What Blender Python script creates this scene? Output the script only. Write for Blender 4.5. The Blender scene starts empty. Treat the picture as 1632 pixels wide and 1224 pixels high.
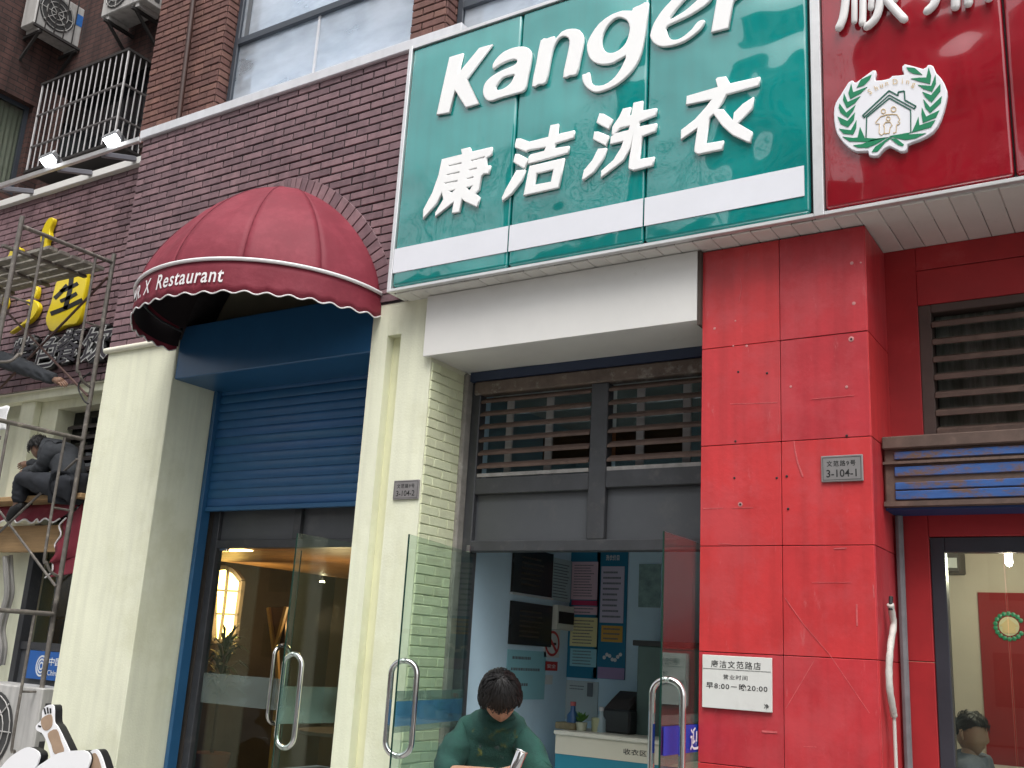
import bpy, bmesh, math, random
from mathutils import Vector, Matrix, noise as mnoise
random.seed(7)
SC = bpy.context.scene
COL = SC.collection
# ------------------------------------------------------------------ camera (solved from the vanishing points)
F, CX, CY = 1638.3, 816.0, 612.0
CAM = Vector((0.0, -5.6, 1.5))
YAW, PIT, ROLL = -0.57978, 0.25850, 0.05884
_fw = Vector((math.sin(YAW)*math.cos(PIT), math.cos(YAW)*math.cos(PIT), math.sin(PIT)))
_r0 = Vector((math.cos(YAW), -math.sin(YAW), 0)); _u0 = _r0.cross(_fw)
_r = math.cos(ROLL)*_r0 + math.sin(ROLL)*_u0
_u = -math.sin(ROLL)*_r0 + math.cos(ROLL)*_u0
cd = bpy.data.cameras.new('camera'); cam = bpy.data.objects.new('camera', cd); COL.objects.link(cam)
cd.sensor_width = 36; cd.lens = 36*F/1632; cd.clip_start = 0.05; cd.clip_end = 500
cam.matrix_world = Matrix(((_r.x,_u.x,-_fw.x,CAM.x),(_r.y,_u.y,-_fw.y,CAM.y),(_r.z,_u.z,-_fw.z,CAM.z),(0,0,0,1)))
SC.camera = cam
# ------------------------------------------------------------------ overcast daylight
W = bpy.data.worlds.new('World'); SC.world = W; W.use_nodes = True
wn = W.node_tree; bg = wn.nodes['Background']
sky = wn.nodes.new('ShaderNodeTexSky'); sky.sky_type = 'NISHITA'; sky.sun_disc = False
SUN_EL, SUN_AZ = math.radians(62), math.radians(150)     # azimuth clockwise from +Y
sky.sun_elevation = SUN_EL; sky.sun_rotation = SUN_AZ
sky.air_density = 1.0; sky.dust_density = 4.0; sky.ozone_density = 1.0
hsv = wn.nodes.new('ShaderNodeHueSaturation'); hsv.inputs['Saturation'].default_value = 0.18
wn.links.new(sky.outputs[0], hsv.inputs['Color']); wn.links.new(hsv.outputs[0], bg.inputs['Color'])
bg.inputs['Strength'].default_value = 0.15
sl = bpy.data.lights.new('sun', 'SUN'); sun = bpy.data.objects.new('sun', sl); COL.objects.link(sun)
sl.energy = 1.0; sl.angle = math.radians(35); sl.color = (1.0, 0.97, 0.93)
sd = Vector((math.sin(SUN_AZ)*math.cos(SUN_EL), math.cos(SUN_AZ)*math.cos(SUN_EL), math.sin(SUN_EL)))
sun.rotation_euler = sd.to_track_quat('Z', 'Y').to_euler()
SC.view_settings.view_transform = 'Standard'; SC.view_settings.look = 'None'
SC.view_settings.exposure = 0.84; SC.view_settings.gamma = 1.0
SC.view_settings.use_curve_mapping = False
SC.cycles.use_denoising = True
SC.cycles.max_bounces = 8; SC.cycles.transparent_max_bounces = 16
SC.cycles.sample_clamp_indirect = 6

# ------------------------------------------------------------------ pixel -> world
def ray(x, y): return _fw + _r*((x-CX)/F) - _u*((y-CY)/F)
def A(x, y, Y=0.0):
    d = ray(x, y); t = (Y-CAM.y)/d.y; return CAM + d*t
def AX(x, y, X):
    d = ray(x, y); t = (X-CAM.x)/d.x; return CAM + d*t
def AZ(x, y, Z):
    d = ray(x, y); t = (Z-CAM.z)/d.z; return CAM + d*t
def PX(p):
    v = Vector(p)-CAM; z = v.dot(_fw); return (CX+F*v.dot(_r)/z, CY-F*v.dot(_u)/z)

# ------------------------------------------------------------------ materials
MATS = {}
def mat(name, col, rough=0.6, metal=0.0, var=0.0, vscale=3.0, bump=0.0, bscale=40.0, rnd=0.0, streak=0.0,
        dirt=None, dscale=2.0, damt=0.0, emit=None, estr=1.0, coat=0.0, wave=0.0, wscale=1.5, alpha=1.0, sub=0.0, stretch=None, dcut=0.55, hrnd=0.012, cior=1.5, scuff=0.0, scol=(.5,.5,.5)):
    if name in MATS: return MATS[name]
    m = bpy.data.materials.new(name); m.use_nodes = True; nt = m.node_tree; N = nt.nodes; L = nt.links
    b = N['Principled BSDF']; b.inputs['Roughness'].default_value = rough; b.inputs['Metallic'].default_value = metal
    b.inputs['Base Color'].default_value = (*col, 1)
    geo = N.new('ShaderNodeNewGeometry'); pos = geo.outputs['Position']
    if stretch:
        mp = N.new('ShaderNodeVectorMath'); mp.operation = 'MULTIPLY'; mp.inputs[1].default_value = stretch
        L.new(pos, mp.inputs[0]); pos = mp.outputs[0]
    cur = None
    def rgb(c):
        n = N.new('ShaderNodeRGB'); n.outputs[0].default_value = (*c, 1); return n.outputs[0]
    cur = rgb(col)
    if var:
        t = N.new('ShaderNodeTexNoise'); t.inputs['Scale'].default_value = vscale; t.inputs['Detail'].default_value = 6; t.inputs['Roughness'].default_value = 0.65
        L.new(pos, t.inputs['Vector'])
        mr = N.new('ShaderNodeMapRange'); mr.inputs[1].default_value = 0.3; mr.inputs[2].default_value = 0.7
        mr.inputs[3].default_value = 1-var; mr.inputs[4].default_value = 1+var; L.new(t.outputs[0], mr.inputs[0])
        h = N.new('ShaderNodeHueSaturation'); L.new(cur, h.inputs['Color']); L.new(mr.outputs[0], h.inputs['Value']); cur = h.outputs[0]
    if streak:
        sv = N.new('ShaderNodeVectorMath'); sv.operation = 'MULTIPLY'; sv.inputs[1].default_value = (9, 9, 0.6); L.new(geo.outputs['Position'], sv.inputs[0])
        t = N.new('ShaderNodeTexNoise'); t.inputs['Scale'].default_value = 1.6; t.inputs['Detail'].default_value = 5; L.new(sv.outputs[0], t.inputs['Vector'])
        mr = N.new('ShaderNodeMapRange'); mr.inputs[1].default_value = 0.42; mr.inputs[2].default_value = 0.75
        mr.inputs[3].default_value = 1; mr.inputs[4].default_value = 1-streak; L.new(t.outputs[0], mr.inputs[0])
        h = N.new('ShaderNodeHueSaturation'); L.new(cur, h.inputs['Color']); L.new(mr.outputs[0], h.inputs['Value']); cur = h.outputs[0]
    if rnd:
        oi = N.new('ShaderNodeObjectInfo')
        mr = N.new('ShaderNodeMapRange'); mr.inputs[3].default_value = 1-rnd; mr.inputs[4].default_value = 1+rnd; L.new(oi.outputs['Random'], mr.inputs[0])
        h = N.new('ShaderNodeHueSaturation'); L.new(cur, h.inputs['Color']); L.new(mr.outputs[0], h.inputs['Value'])
        m2 = N.new('ShaderNodeMath'); m2.operation = 'MULTIPLY_ADD'; m2.inputs[1].default_value = hrnd; m2.inputs[2].default_value = 0.5-hrnd/2
        L.new(oi.outputs['Random'], m2.inputs[0]); L.new(m2.outputs[0], h.inputs['Hue']); cur = h.outputs[0]
    if scuff:
        sv = N.new('ShaderNodeVectorMath'); sv.operation = 'MULTIPLY'; sv.inputs[1].default_value = (3.2,3.2,.9); L.new(geo.outputs['Position'], sv.inputs[0])
        t = N.new('ShaderNodeTexNoise'); t.inputs['Scale'].default_value = 5; t.inputs['Detail'].default_value = 10; t.inputs['Roughness'].default_value = .78; L.new(sv.outputs[0], t.inputs['Vector'])
        mr = N.new('ShaderNodeMapRange'); mr.inputs[1].default_value = .60; mr.inputs[2].default_value = .70; mr.inputs[4].default_value = scuff; L.new(t.outputs[0], mr.inputs[0])
        mx = N.new('ShaderNodeMix'); mx.data_type = 'RGBA'; L.new(mr.outputs[0], mx.inputs[0]); L.new(cur, mx.inputs[6]); mx.inputs[7].default_value = (*scol, 1); cur = mx.outputs[2]
    if dirt:
        t = N.new('ShaderNodeTexNoise'); t.inputs['Scale'].default_value = dscale; t.inputs['Detail'].default_value = 9; t.inputs['Roughness'].default_value = 0.72
        L.new(pos, t.inputs['Vector'])
        mr = N.new('ShaderNodeMapRange'); mr.inputs[1].default_value = dcut; mr.inputs[2].default_value = dcut+0.12; mr.inputs[4].default_value = damt; L.new(t.outputs[0], mr.inputs[0])
        mx = N.new('ShaderNodeMix'); mx.data_type = 'RGBA'; L.new(mr.outputs[0], mx.inputs[0]); L.new(cur, mx.inputs[6]); mx.inputs[7].default_value = (*dirt, 1); cur = mx.outputs[2]
    L.new(cur, b.inputs['Base Color'])
    nrm = None
    if wave:
        t = N.new('ShaderNodeTexNoise'); t.inputs['Scale'].default_value = wscale; t.inputs['Detail'].default_value = 1.6; L.new(geo.outputs['Position'], t.inputs['Vector'])
        bp = N.new('ShaderNodeBump'); bp.inputs['Strength'].default_value = 1.0; bp.inputs['Distance'].default_value = wave; L.new(t.outputs[0], bp.inputs['Height']); nrm = bp.outputs[0]
    if bump:
        t = N.new('ShaderNodeTexNoise'); t.inputs['Scale'].default_value = bscale; t.inputs['Detail'].default_value = 5; L.new(pos, t.inputs['Vector'])
        bp = N.new('ShaderNodeBump'); bp.inputs['Strength'].default_value = 0.6; bp.inputs['Distance'].default_value = bump; L.new(t.outputs[0], bp.inputs['Height'])
        if nrm: L.new(nrm, bp.inputs['Normal'])
        nrm = bp.outputs[0]
    if nrm: L.new(nrm, b.inputs['Normal'])
    if coat: b.inputs['Coat Weight'].default_value = coat; b.inputs['Coat Roughness'].default_value = 0.03; b.inputs['Coat IOR'].default_value = cior
    if coat and nrm: L.new(nrm, b.inputs['Coat Normal'])
    if sub: b.inputs['Subsurface Weight'].default_value = sub; b.inputs['Subsurface Radius'].default_value = (.012,.004,.002)
    if emit: b.inputs['Emission Color'].default_value = (*emit, 1); b.inputs['Emission Strength'].default_value = estr
    MATS[name] = m; return m
def fnoise(N, L, mx, frost):
    g = N.new('ShaderNodeNewGeometry'); sv = N.new('ShaderNodeVectorMath'); sv.operation = 'MULTIPLY'; sv.inputs[1].default_value = (1,1,2.2); L.new(g.outputs['Position'], sv.inputs[0])
    t = N.new('ShaderNodeTexNoise'); t.inputs['Scale'].default_value = 1.7; t.inputs['Detail'].default_value = 5; L.new(sv.outputs[0], t.inputs['Vector'])
    mr = N.new('ShaderNodeMapRange'); mr.inputs[1].default_value = .3; mr.inputs[2].default_value = .7; mr.inputs[3].default_value = max(0,frost-.2); mr.inputs[4].default_value = min(1,frost+.2); L.new(t.outputs[0], mr.inputs[0]); L.new(mr.outputs[0], mx.inputs[0])
def glass(name, tint=(.86,.95,.9), ior=1.5, frost=0.0, fcol=(.8,.85,.85), wave=0.0):
    if name in MATS: return MATS[name]
    m = bpy.data.materials.new(name); m.use_nodes = True; nt = m.node_tree; N = nt.nodes; L = nt.links; N.clear()
    o = N.new('ShaderNodeOutputMaterial'); tr = N.new('ShaderNodeBsdfTransparent'); tr.inputs[0].default_value = (*tint, 1)
    gl = N.new('ShaderNodeBsdfGlossy'); gl.inputs['Roughness'].default_value = 0.0 if not frost else .25
    lw = N.new('ShaderNodeLayerWeight'); pw = N.new('ShaderNodeMath'); pw.operation = 'POWER'; pw.inputs[1].default_value = 5.0; L.new(lw.outputs['Facing'], pw.inputs[0])
    f0 = ((ior-1)/(ior+1))**2; fr = N.new('ShaderNodeMath'); fr.operation = 'MULTIPLY_ADD'; fr.inputs[1].default_value = 1-f0; fr.inputs[2].default_value = f0; L.new(pw.outputs[0], fr.inputs[0])
    if wave:
        geo = N.new('ShaderNodeNewGeometry'); t = N.new('ShaderNodeTexNoise'); t.inputs['Scale'].default_value = 1.2; L.new(geo.outputs['Position'], t.inputs['Vector'])
        bp = N.new('ShaderNodeBump'); bp.inputs['Distance'].default_value = wave; L.new(t.outputs[0], bp.inputs['Height']); L.new(bp.outputs[0], gl.inputs['Normal'])
    mx = N.new('ShaderNodeMixShader'); L.new(fr.outputs[0], mx.inputs[0])
    if frost:
        df = N.new('ShaderNodeBsdfDiffuse'); df.inputs[0].default_value = (*fcol, 1)
        tl = N.new('ShaderNodeBsdfTranslucent'); tl.inputs[0].default_value = (*fcol, 1)
        m0 = N.new('ShaderNodeMixShader'); m0.inputs[0].default_value = .5; L.new(df.outputs[0], m0.inputs[1]); L.new(tl.outputs[0], m0.inputs[2])
        m1 = N.new('ShaderNodeMixShader'); m1.inputs[0].default_value = frost; fnoise(N, L, m1, frost); L.new(tr.outputs[0], m1.inputs[1]); L.new(m0.outputs[0], m1.inputs[2]); L.new(m1.outputs[0], mx.inputs[1])
    else: L.new(tr.outputs[0], mx.inputs[1])
    L.new(gl.outputs[0], mx.inputs[2]); L.new(mx.outputs[0], o.inputs[0]); MATS[name] = m; return m

# ------------------------------------------------------------------ mesh helpers
class MB:
    def __init__(s): s.v = []; s.f = []
    def add(s, vs, fs):
        n = len(s.v); s.v += [tuple(v) for v in vs]; s.f += [tuple(i+n for i in f) for f in fs]; return s
    def box(s, x0, x1, y0, y1, z0, z1):
        return s.add([(x0,y0,z0),(x1,y0,z0),(x1,y1,z0),(x0,y1,z0),(x0,y0,z1),(x1,y0,z1),(x1,y1,z1),(x0,y1,z1)],
                     [(0,3,2,1),(4,5,6,7),(0,1,5,4),(1,2,6,5),(2,3,7,6),(3,0,4,7)])
    def hexa(s, lo, hi):      # two quads of four points
        return s.add(list(lo)+list(hi), [(3,2,1,0),(4,5,6,7),(0,1,5,4),(1,2,6,5),(2,3,7,6),(3,0,4,7)])
    def bar(s, a, b, w, h=None, up=(0,0,1)):
        a, b = Vector(a), Vector(b); h = h or w; d = (b-a).normalized(); up = Vector(up)
        if abs(d.dot(up)) > .95: up = Vector((0,1,0))
        sx = d.cross(up).normalized()*(w/2); sy = sx.cross(d).normalized()*(h/2)
        q = lambda p: [p-sx-sy, p+sx-sy, p+sx+sy, p-sx+sy]
        return s.hexa(q(a), q(b))
    def tube(s, pts, r, seg=8, caps=True, flat=None, rad=None, dome=False):
        pts = [Vector(p) for p in pts]; rings = []; n = len(pts); prev = None
        rs = rad or [r]*n
        if dome:
            a, b = pts[0], pts[-1]; d0 = (pts[0]-pts[1]).normalized(); d1 = (pts[-1]-pts[-2]).normalized()
            pts = [a+d0*rs[0]*.98, a+d0*rs[0]*.75]+pts+[b+d1*rs[-1]*.75, b+d1*rs[-1]*.98]; rs = [rs[0]*.2, rs[0]*.66]+list(rs)+[rs[-1]*.66, rs[-1]*.2]; n += 4
        for i, p in enumerate(pts):
            t = (pts[min(i+1,n-1)]-pts[max(i-1,0)]).normalized()
            if prev is None:
                u = Vector((0,0,1)) if abs(t.z) < .9 else Vector((0,1,0))
                u = (u-t*u.dot(t)).normalized()
            else:
                u = prev-t*prev.dot(t)
                u = u.normalized() if u.length > 1e-6 else t.orthogonal().normalized()
            prev = u; w = t.cross(u)
            ring = []
            for k in range(seg):
                a = 2*math.pi*k/seg; o = (u*math.cos(a)+w*math.sin(a))*rs[i]
                if flat: o = Vector((o.x*flat[0], o.y*flat[1], o.z*flat[2]))
                ring.append(p+o)
            rings.append(ring)
        vs = [q for ring in rings for q in ring]; fs = []
        for i in range(n-1):
            for k in range(seg):
                k2 = (k+1) % seg; fs.append((i*seg+k, i*seg+k2, (i+1)*seg+k2, (i+1)*seg+k))
        if caps: fs.append(tuple(range(seg-1,-1,-1))); fs.append(tuple((n-1)*seg+k for k in range(seg)))
        return s.add(vs, fs)
    def lathe(s, prof, c, axis='z', seg=24):
        c = Vector(c); vs = []; n = len(prof)
        for k in range(seg):
            a = 2*math.pi*k/seg
            for r, h in prof:
                p = {'z':(r*math.cos(a), r*math.sin(a), h), 'y':(r*math.cos(a), h, r*math.sin(a)), 'x':(h, r*math.cos(a), r*math.sin(a))}[axis]
                vs.append(c+Vector(p))
        fs = []
        for k in range(seg):
            k2 = (k+1) % seg
            for i in range(n-1): fs.append((k*n+i, k2*n+i, k2*n+i+1, k*n+i+1))
        return s.add(vs, fs)
    def grid(s, fn, nu, nv, close=False):
        vs = [fn(u/nu, v/nv) for v in range(nv+1) for u in range(nu+1)]
        return s.add(vs, [(v*(nu+1)+u, v*(nu+1)+u+1, (v+1)*(nu+1)+u+1, (v+1)*(nu+1)+u) for v in range(nv) for u in range(nu)])
    def build(s, name, m, parent=None, bevel=0.0, smooth=False, bseg=1, solid=0.0):
        me = bpy.data.meshes.new(name); me.from_pydata(s.v, [], s.f); me.update()
        return fin(me, name, m, parent, bevel, smooth, bseg, solid)
def fin(me, name, m, parent=None, bevel=0.0, smooth=False, bseg=1, solid=0.0):
    bm = bmesh.new(); bm.from_mesh(me)
    if solid:
        bmesh.ops.recalc_face_normals(bm, faces=bm.faces)
        bmesh.ops.solidify(bm, geom=bm.faces[:], thickness=solid)
    bmesh.ops.recalc_face_normals(bm, faces=bm.faces)
    if bevel:
        ed = [e for e in bm.edges if len(e.link_faces) == 2 and e.calc_face_angle(0) > .5]
        bmesh.ops.bevel(bm, geom=ed, offset=bevel, segments=bseg, affect='EDGES', profile=.5)
    bm.to_mesh(me); bm.free()
    if smooth:
        for p in me.polygons: p.use_smooth = True
        if smooth != 'all':
            try: me.set_sharp_from_angle(angle=math.radians(40))
            except Exception: pass
    if isinstance(m, (list, tuple)):
        for q in m: me.materials.append(q)
    else: me.materials.append(m)
    o = bpy.data.objects.new(name, me); COL.objects.link(o); par(o, parent); return o
def world_of(o):
    if o is None: return Matrix()
    M = o.matrix_basis.copy()
    if o.parent: M = world_of(o.parent) @ o.matrix_parent_inverse @ M
    return M
def par(o, p):
    if p is not None: o.parent = p; o.matrix_parent_inverse = world_of(p).inverted()
def tag(o, label, cat, group=None):
    o['label'] = label; o['category'] = cat
    if group: o['group'] = group
    return o
def thing(name, label, cat, loc=(0,0,0), group=None):
    o = bpy.data.objects.new(name, None); COL.objects.link(o); o.location = loc; o.empty_display_size = .1
    return tag(o, label, cat, group)
def struct(o): o['kind'] = 'structure'; return o
def stuff(o): o['kind'] = 'stuff'; return o
def copy_tree(o, parent=None):
    c = o.copy(); COL.objects.link(c)
    if parent is not None:
        c.parent = parent; c.matrix_parent_inverse = o.matrix_parent_inverse.copy()
    for ch in list(o.children): copy_tree(ch, c)
    return c
def cat_rom(p, n=4, closed=True):
    out = []; m = len(p)
    for i in range(m if closed else m-1):
        g = (lambda k: p[k % m]) if closed else (lambda k: p[max(0,min(m-1,k))])
        p0, p1, p2, p3 = [Vector(g(k)) for k in (i-1,i,i+1,i+2)]
        for k in range(n):
            t = k/n; out.append(.5*((2*p1)+(p2-p0)*t+(2*p0-5*p1+4*p2-p3)*t*t+(3*p1-p0-3*p2+p3)*t**3))
    if not closed: out.append(Vector(p[-1]))
    return out
def flat_shape(name, polys, Yf, depth, m, parent=None, bev=0.0, Xplane=None, bres=1):
    """outlines of (X,Z) points, even-odd holes, front face at Y=Yf, extruded back by depth"""
    cu = bpy.data.curves.new(name, 'CURVE'); cu.dimensions = '2D'; cu.fill_mode = 'BOTH'
    bev = min(bev, depth*.45); cu.extrude = max(depth/2-bev, 1e-5); cu.bevel_depth = bev; cu.bevel_resolution = bres
    if bev: cu.offset = -bev
    for pl in polys:
        sp = cu.splines.new('POLY'); sp.points.add(len(pl)-1); sp.use_cyclic_u = True
        for q, p in zip(sp.points, pl): q.co = (p[0], p[1], 0, 1)
    ob = bpy.data.objects.new(name, cu); COL.objects.link(ob)
    dg = bpy.context.evaluated_depsgraph_get(); me = bpy.data.meshes.new_from_object(ob.evaluated_get(dg)); bpy.data.objects.remove(ob); bpy.data.curves.remove(cu)
    for v in me.vertices:
        x, y, z = v.co; v.co = (x, Yf+depth/2-z, y)
    me.name = name; me.materials.clear()
    return fin(me, name, m, parent)
def pxpoly(pts, org, s, Y, sm=0):
    q = [(org[0]+x/s, org[1]+y/s) for x, y in pts]
    if sm: q = [(v.x, v.y) for v in cat_rom([(a,b,0) for a,b in q], sm)]
    return [(lambda w: (w.x, w.z))(A(a, b, Y)) for a, b in q]
def stroke(pts, w):
    """outline polygon of a polyline (2D) with butt ends"""
    P = [Vector((p[0],p[1])) for p in pts]; l = []; r = []
    for i, p in enumerate(P):
        t = (P[min(i+1,len(P)-1)]-P[max(i-1,0)]).normalized(); nn = Vector((-t.y, t.x))*(w/2); l.append(p+nn); r.append(p-nn)
    return [(q.x,q.y) for q in l+r[::-1]]
_tc = {}
def text_mesh(body, bold=0.0, shear=0.0, depth=0.0, spacing=1.0, line=1.0):
    cu = bpy.data.curves.new('text', 'FONT'); cu.body = body; cu.size = 1; cu.offset = bold; cu.shear = shear; cu.extrude = depth/2; cu.space_character = spacing; cu.space_line = line
    cu.resolution_u = 3
    ob = bpy.data.objects.new('text', cu); COL.objects.link(ob)
    dg = bpy.context.evaluated_depsgraph_get(); me = bpy.data.meshes.new_from_object(ob.evaluated_get(dg)); bpy.data.objects.remove(ob); bpy.data.curves.remove(cu)
    me.materials.clear(); return me
def text_fit(body, X0, X1, Z0, Z1, Y, m, parent, name='lettering', bold=0.0, shear=0.0, depth=0.0, spacing=1.0, plane='Y', keep=False, line=1.0):
    me = text_mesh(body, bold, shear, 0, spacing, line)
    xs = [v.co.x for v in me.vertices]; ys = [v.co.y for v in me.vertices]
    if not xs: return None
    a, b, c, d = min(xs), max(xs), min(ys), max(ys)
    for v in me.vertices:
        x = X0+(v.co.x-a)/(b-a)*(X1-X0); z = Z0+(v.co.y-c)/max(d-c,1e-6)*(Z1-Z0)
        v.co = (x, Y, z) if plane == 'Y' else (Y, x, z)
    if depth:
        bm = bmesh.new(); bm.from_mesh(me); g = bmesh.ops.extrude_face_region(bm, geom=bm.faces[:])
        bmesh.ops.translate(bm, vec=(0,-depth,0) if plane=='Y' else (depth,0,0), verts=[e for e in g['geom'] if isinstance(e, bmesh.types.BMVert)]); bm.to_mesh(me); bm.free()
    me.name = name
    return fin(me, name, m, parent)
def text_px(body, tl, br, Y, m, parent, **k):
    a = A(*tl, Y); b = A(*br, Y); return text_fit(body, a.x, b.x, b.z, a.z, Y, m, parent, **k)
# ================================================================== materials
M_purple = mat('purple_brick', (.215,.130,.143), .62, var=.22, vscale=9, bump=.004, bscale=120, rnd=.24, streak=.2, scuff=.25, scol=(.34,.27,.27))
M_purple2 = mat('purple_brick_far', (.215,.130,.143), .62, var=.25, vscale=9, bump=.004, bscale=120)
M_mortar = mat('dark_joint', (.022,.018,.02), .9, var=.3, vscale=20)
M_brown = mat('brown_brick', (.175,.083,.068), .75, var=.25, vscale=7, bump=.006, bscale=90, rnd=.2, streak=.25)
M_bjoint = mat('brown_joint', (.05,.032,.028), .95)
M_cream = mat('cream_render', (.79,.80,.62), .85, var=.05, vscale=2.2, bump=.003, bscale=60, streak=.10, dirt=(.62,.62,.42), dscale=1.2, damt=.45, dcut=.52)
M_creambrick = mat('cream_painted_brick', (.70,.73,.50), .7, var=.08, vscale=8, bump=.005, bscale=70, rnd=.05, dirt=(.45,.46,.3), dscale=9, damt=.4, dcut=.6)
M_redp = mat('red_cladding', (.50,.031,.039), .45, var=.12, vscale=3, bump=.002, bscale=30, rnd=.10, hrnd=.004, dirt=(.50,.085,.095), dscale=2.0, damt=.32, dcut=.47, coat=.1, streak=.2, scuff=.5, scol=(.56,.17,.17))
M_redwall = mat('red_wall_paint', (.36,.018,.022), .5, var=.15, vscale=3, dirt=(.42,.09,.09), dscale=3.0, damt=.35, dcut=.6)
M_joint = mat('panel_joint', (.13,.014,.016), .9)
M_white = mat('white_panel', (.74,.73,.70), .5, var=.04, vscale=2, dirt=(.45,.42,.38), dscale=6, damt=.35, dcut=.66)
M_whiteboard = mat('white_soffit_board', (.66,.64,.60), .55, var=.06, vscale=3, rnd=.05, dirt=(.35,.3,.26), dscale=5, damt=.4, dcut=.6)
M_ledge = mat('grey_white_ledge', (.66,.67,.70), .6, var=.08, vscale=3, streak=.1, dirt=(.4,.4,.42), dscale=5, damt=.35, dcut=.6)
M_alu = mat('aluminium_trim', (.72,.72,.72), .35, metal=.6, var=.08, vscale=6, dirt=(.4,.38,.36), dscale=8, damt=.5, dcut=.62)
M_steel = mat('polished_steel', (.78,.77,.76), .12, metal=1.0)
M_dark = mat('dark_steel_frame', (.045,.047,.052), .45, var=.2, vscale=6, dirt=(.10,.095,.09), dscale=8, damt=.5, dcut=.55)
M_darkpanel = mat('dark_grey_panel', (.075,.08,.088), .4, var=.1, vscale=2.5, dirt=(.12,.12,.12), dscale=3, damt=.4, dcut=.55)
M_rust = mat('rusty_brown_steel', (.10,.064,.050), .7, var=.25, vscale=8, dirt=(.16,.105,.08), dscale=7, damt=.6, dcut=.5)
M_rusthead = mat('worn_header_steel', (.14,.105,.085), .7, var=.3, vscale=10, dirt=(.4,.38,.35), dscale=9, damt=.6, dcut=.55)
M_bluesh = mat('blue_shutter_paint', (.021,.108,.25), .42, var=.1, vscale=3, rnd=.05, dirt=(.035,.13,.25), dscale=4, damt=.4)
M_bluebox = mat('blue_housing_paint', (.022,.10,.22), .35, var=.1, vscale=2)
M_concrete = mat('bare_concrete', (.26,.245,.22), .95, var=.25, vscale=10, bump=.01, bscale=50, dirt=(.5,.48,.42), dscale=9, damt=.5, dcut=.6)
M_black = mat('black_rubber', (.015,.015,.016), .7)
M_glass = glass('door_glass', (.885,.955,.92))
M_glassedge = mat('glass_edge', (.008,.04,.03), .15)
M_frost = glass('frosted_film', (.8,.85,.85), frost=.24, fcol=(.45,.55,.55))
M_darkglass = glass('window_glass', (.55,.6,.6), 1.6)
M_int = mat('dark_interior', (.05,.042,.036), .9, var=.2, vscale=2)
M_pave = mat('pavement_slab', (.24,.235,.225), .9, var=.15, vscale=4, bump=.004, bscale=80, rnd=.08)
M_asphalt = mat('asphalt', (.05,.05,.052), .9, var=.2, vscale=3, bump=.006, bscale=150)

# ================================================================== the ground
struct(MB().box(-70, 70, -80, -4.2, -1.2, -.30).build('ground', M_asphalt))
struct(MB().box(-40, 30, -4.2+.001, 12, -1.2, -.03).build('pavement', M_pave))
struct(MB().box(-70, 70, -26, -14.8, -1.2, -.16).build('pavement', M_pave))

# ================================================================== brick walls
def brick_mesh(l, h, d, bv=.004):
    m = MB().box(0, l, -d, 0, 0, h); me = bpy.data.meshes.new('brick'); me.from_pydata(m.v, [], m.f)
    bm = bmesh.new(); bm.from_mesh(me); bmesh.ops.recalc_face_normals(bm, faces=bm.faces)
    bmesh.ops.bevel(bm, geom=[e for e in bm.edges if all(v.co.y < -d*.9 for v in e.verts)], offset=bv, segments=1, affect='EDGES')
    bm.to_mesh(me); bm.free(); return me
def inpoly(x, y, P):
    c = False; n = len(P)
    for i in range(n):
        (x1,y1),(x2,y2) = P[i], P[i-1]
        if (y1 > y) != (y2 > y) and x < (x2-x1)*(y-y1)/(y2-y1)+x1: c = not c
    return c
def brickfield(parent, X0, X1, Z0, Z1, Y, l, h, j, d, m, mrest, hidden=None, skip=None, clip=None, limit=300, axis='X', bond=.5, name='brick'):
    """bricks as single parts where they show, the rest joined; axis X: wall facing -Y, axis Y: wall facing +X running along Y"""
    me = brick_mesh(l, h, d); me.materials.append(m); rows = int((Z1-Z0+j+1e-4)/(h+j)); spots = []
    for r in range(rows):
        z = Z0+r*(h+j); x = X0-(l+j)*((r % 2)*bond)
        while x < X1-.01:
            a, b = max(x, X0), min(x+l, X1)
            if clip:
                iv = clip(z+h/2)
                if iv:
                    if a >= iv[0] and b <= iv[1]: x += l+j; continue
                    if a < iv[0] < b: b = iv[0]
                    elif a < iv[1] < b: a = iv[1]
            if b-a > .02:
                c = ((a+b)/2, z+h/2)
                if not (skip and skip(a, b, z, z+h)): spots.append((a, b, z))
            x += l+j
    vis, rest = [], []
    for a, b, z in spots:
        p = (((a+b)/2), Y, z+h/2) if axis == 'X' else (Y, (a+b)/2, z+h/2)
        px = PX(p)
        ok = -30 < px[0] < 1660 and -20 < px[1] < 1240 and not (hidden and hidden(*px))
        (vis if ok else rest).append(((Vector(p)-CAM).length/(b-a)**.5, a, b, z))
    vis.sort(); rest += vis[limit:]; vis = vis[:limit]
    for _, a, b, z in vis:
        o = bpy.data.objects.new(name, me); COL.objects.link(o)
        jt = random.uniform(-.0025, .0025)
        o.location = (a, Y+jt, z+random.uniform(-.0012,.0012)) if axis == 'X' else (Y+jt, a, z)
        o.scale = ((b-a)/l, 1, 1)
        if axis == 'Y': o.rotation_euler = (0,0,math.pi/2)
        par(o, parent)
    if rest:
        q = MB()
        for _, a, b, z in rest:
            jt = random.uniform(-.0025, .0025)
            if axis == 'X': q.box(a, b, Y-d+jt, Y+jt, z, z+h)
            else: q.box(Y+jt, Y+d+jt, a, b, z, z+h)
        stuff(q.build(name, mrest, parent))

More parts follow.
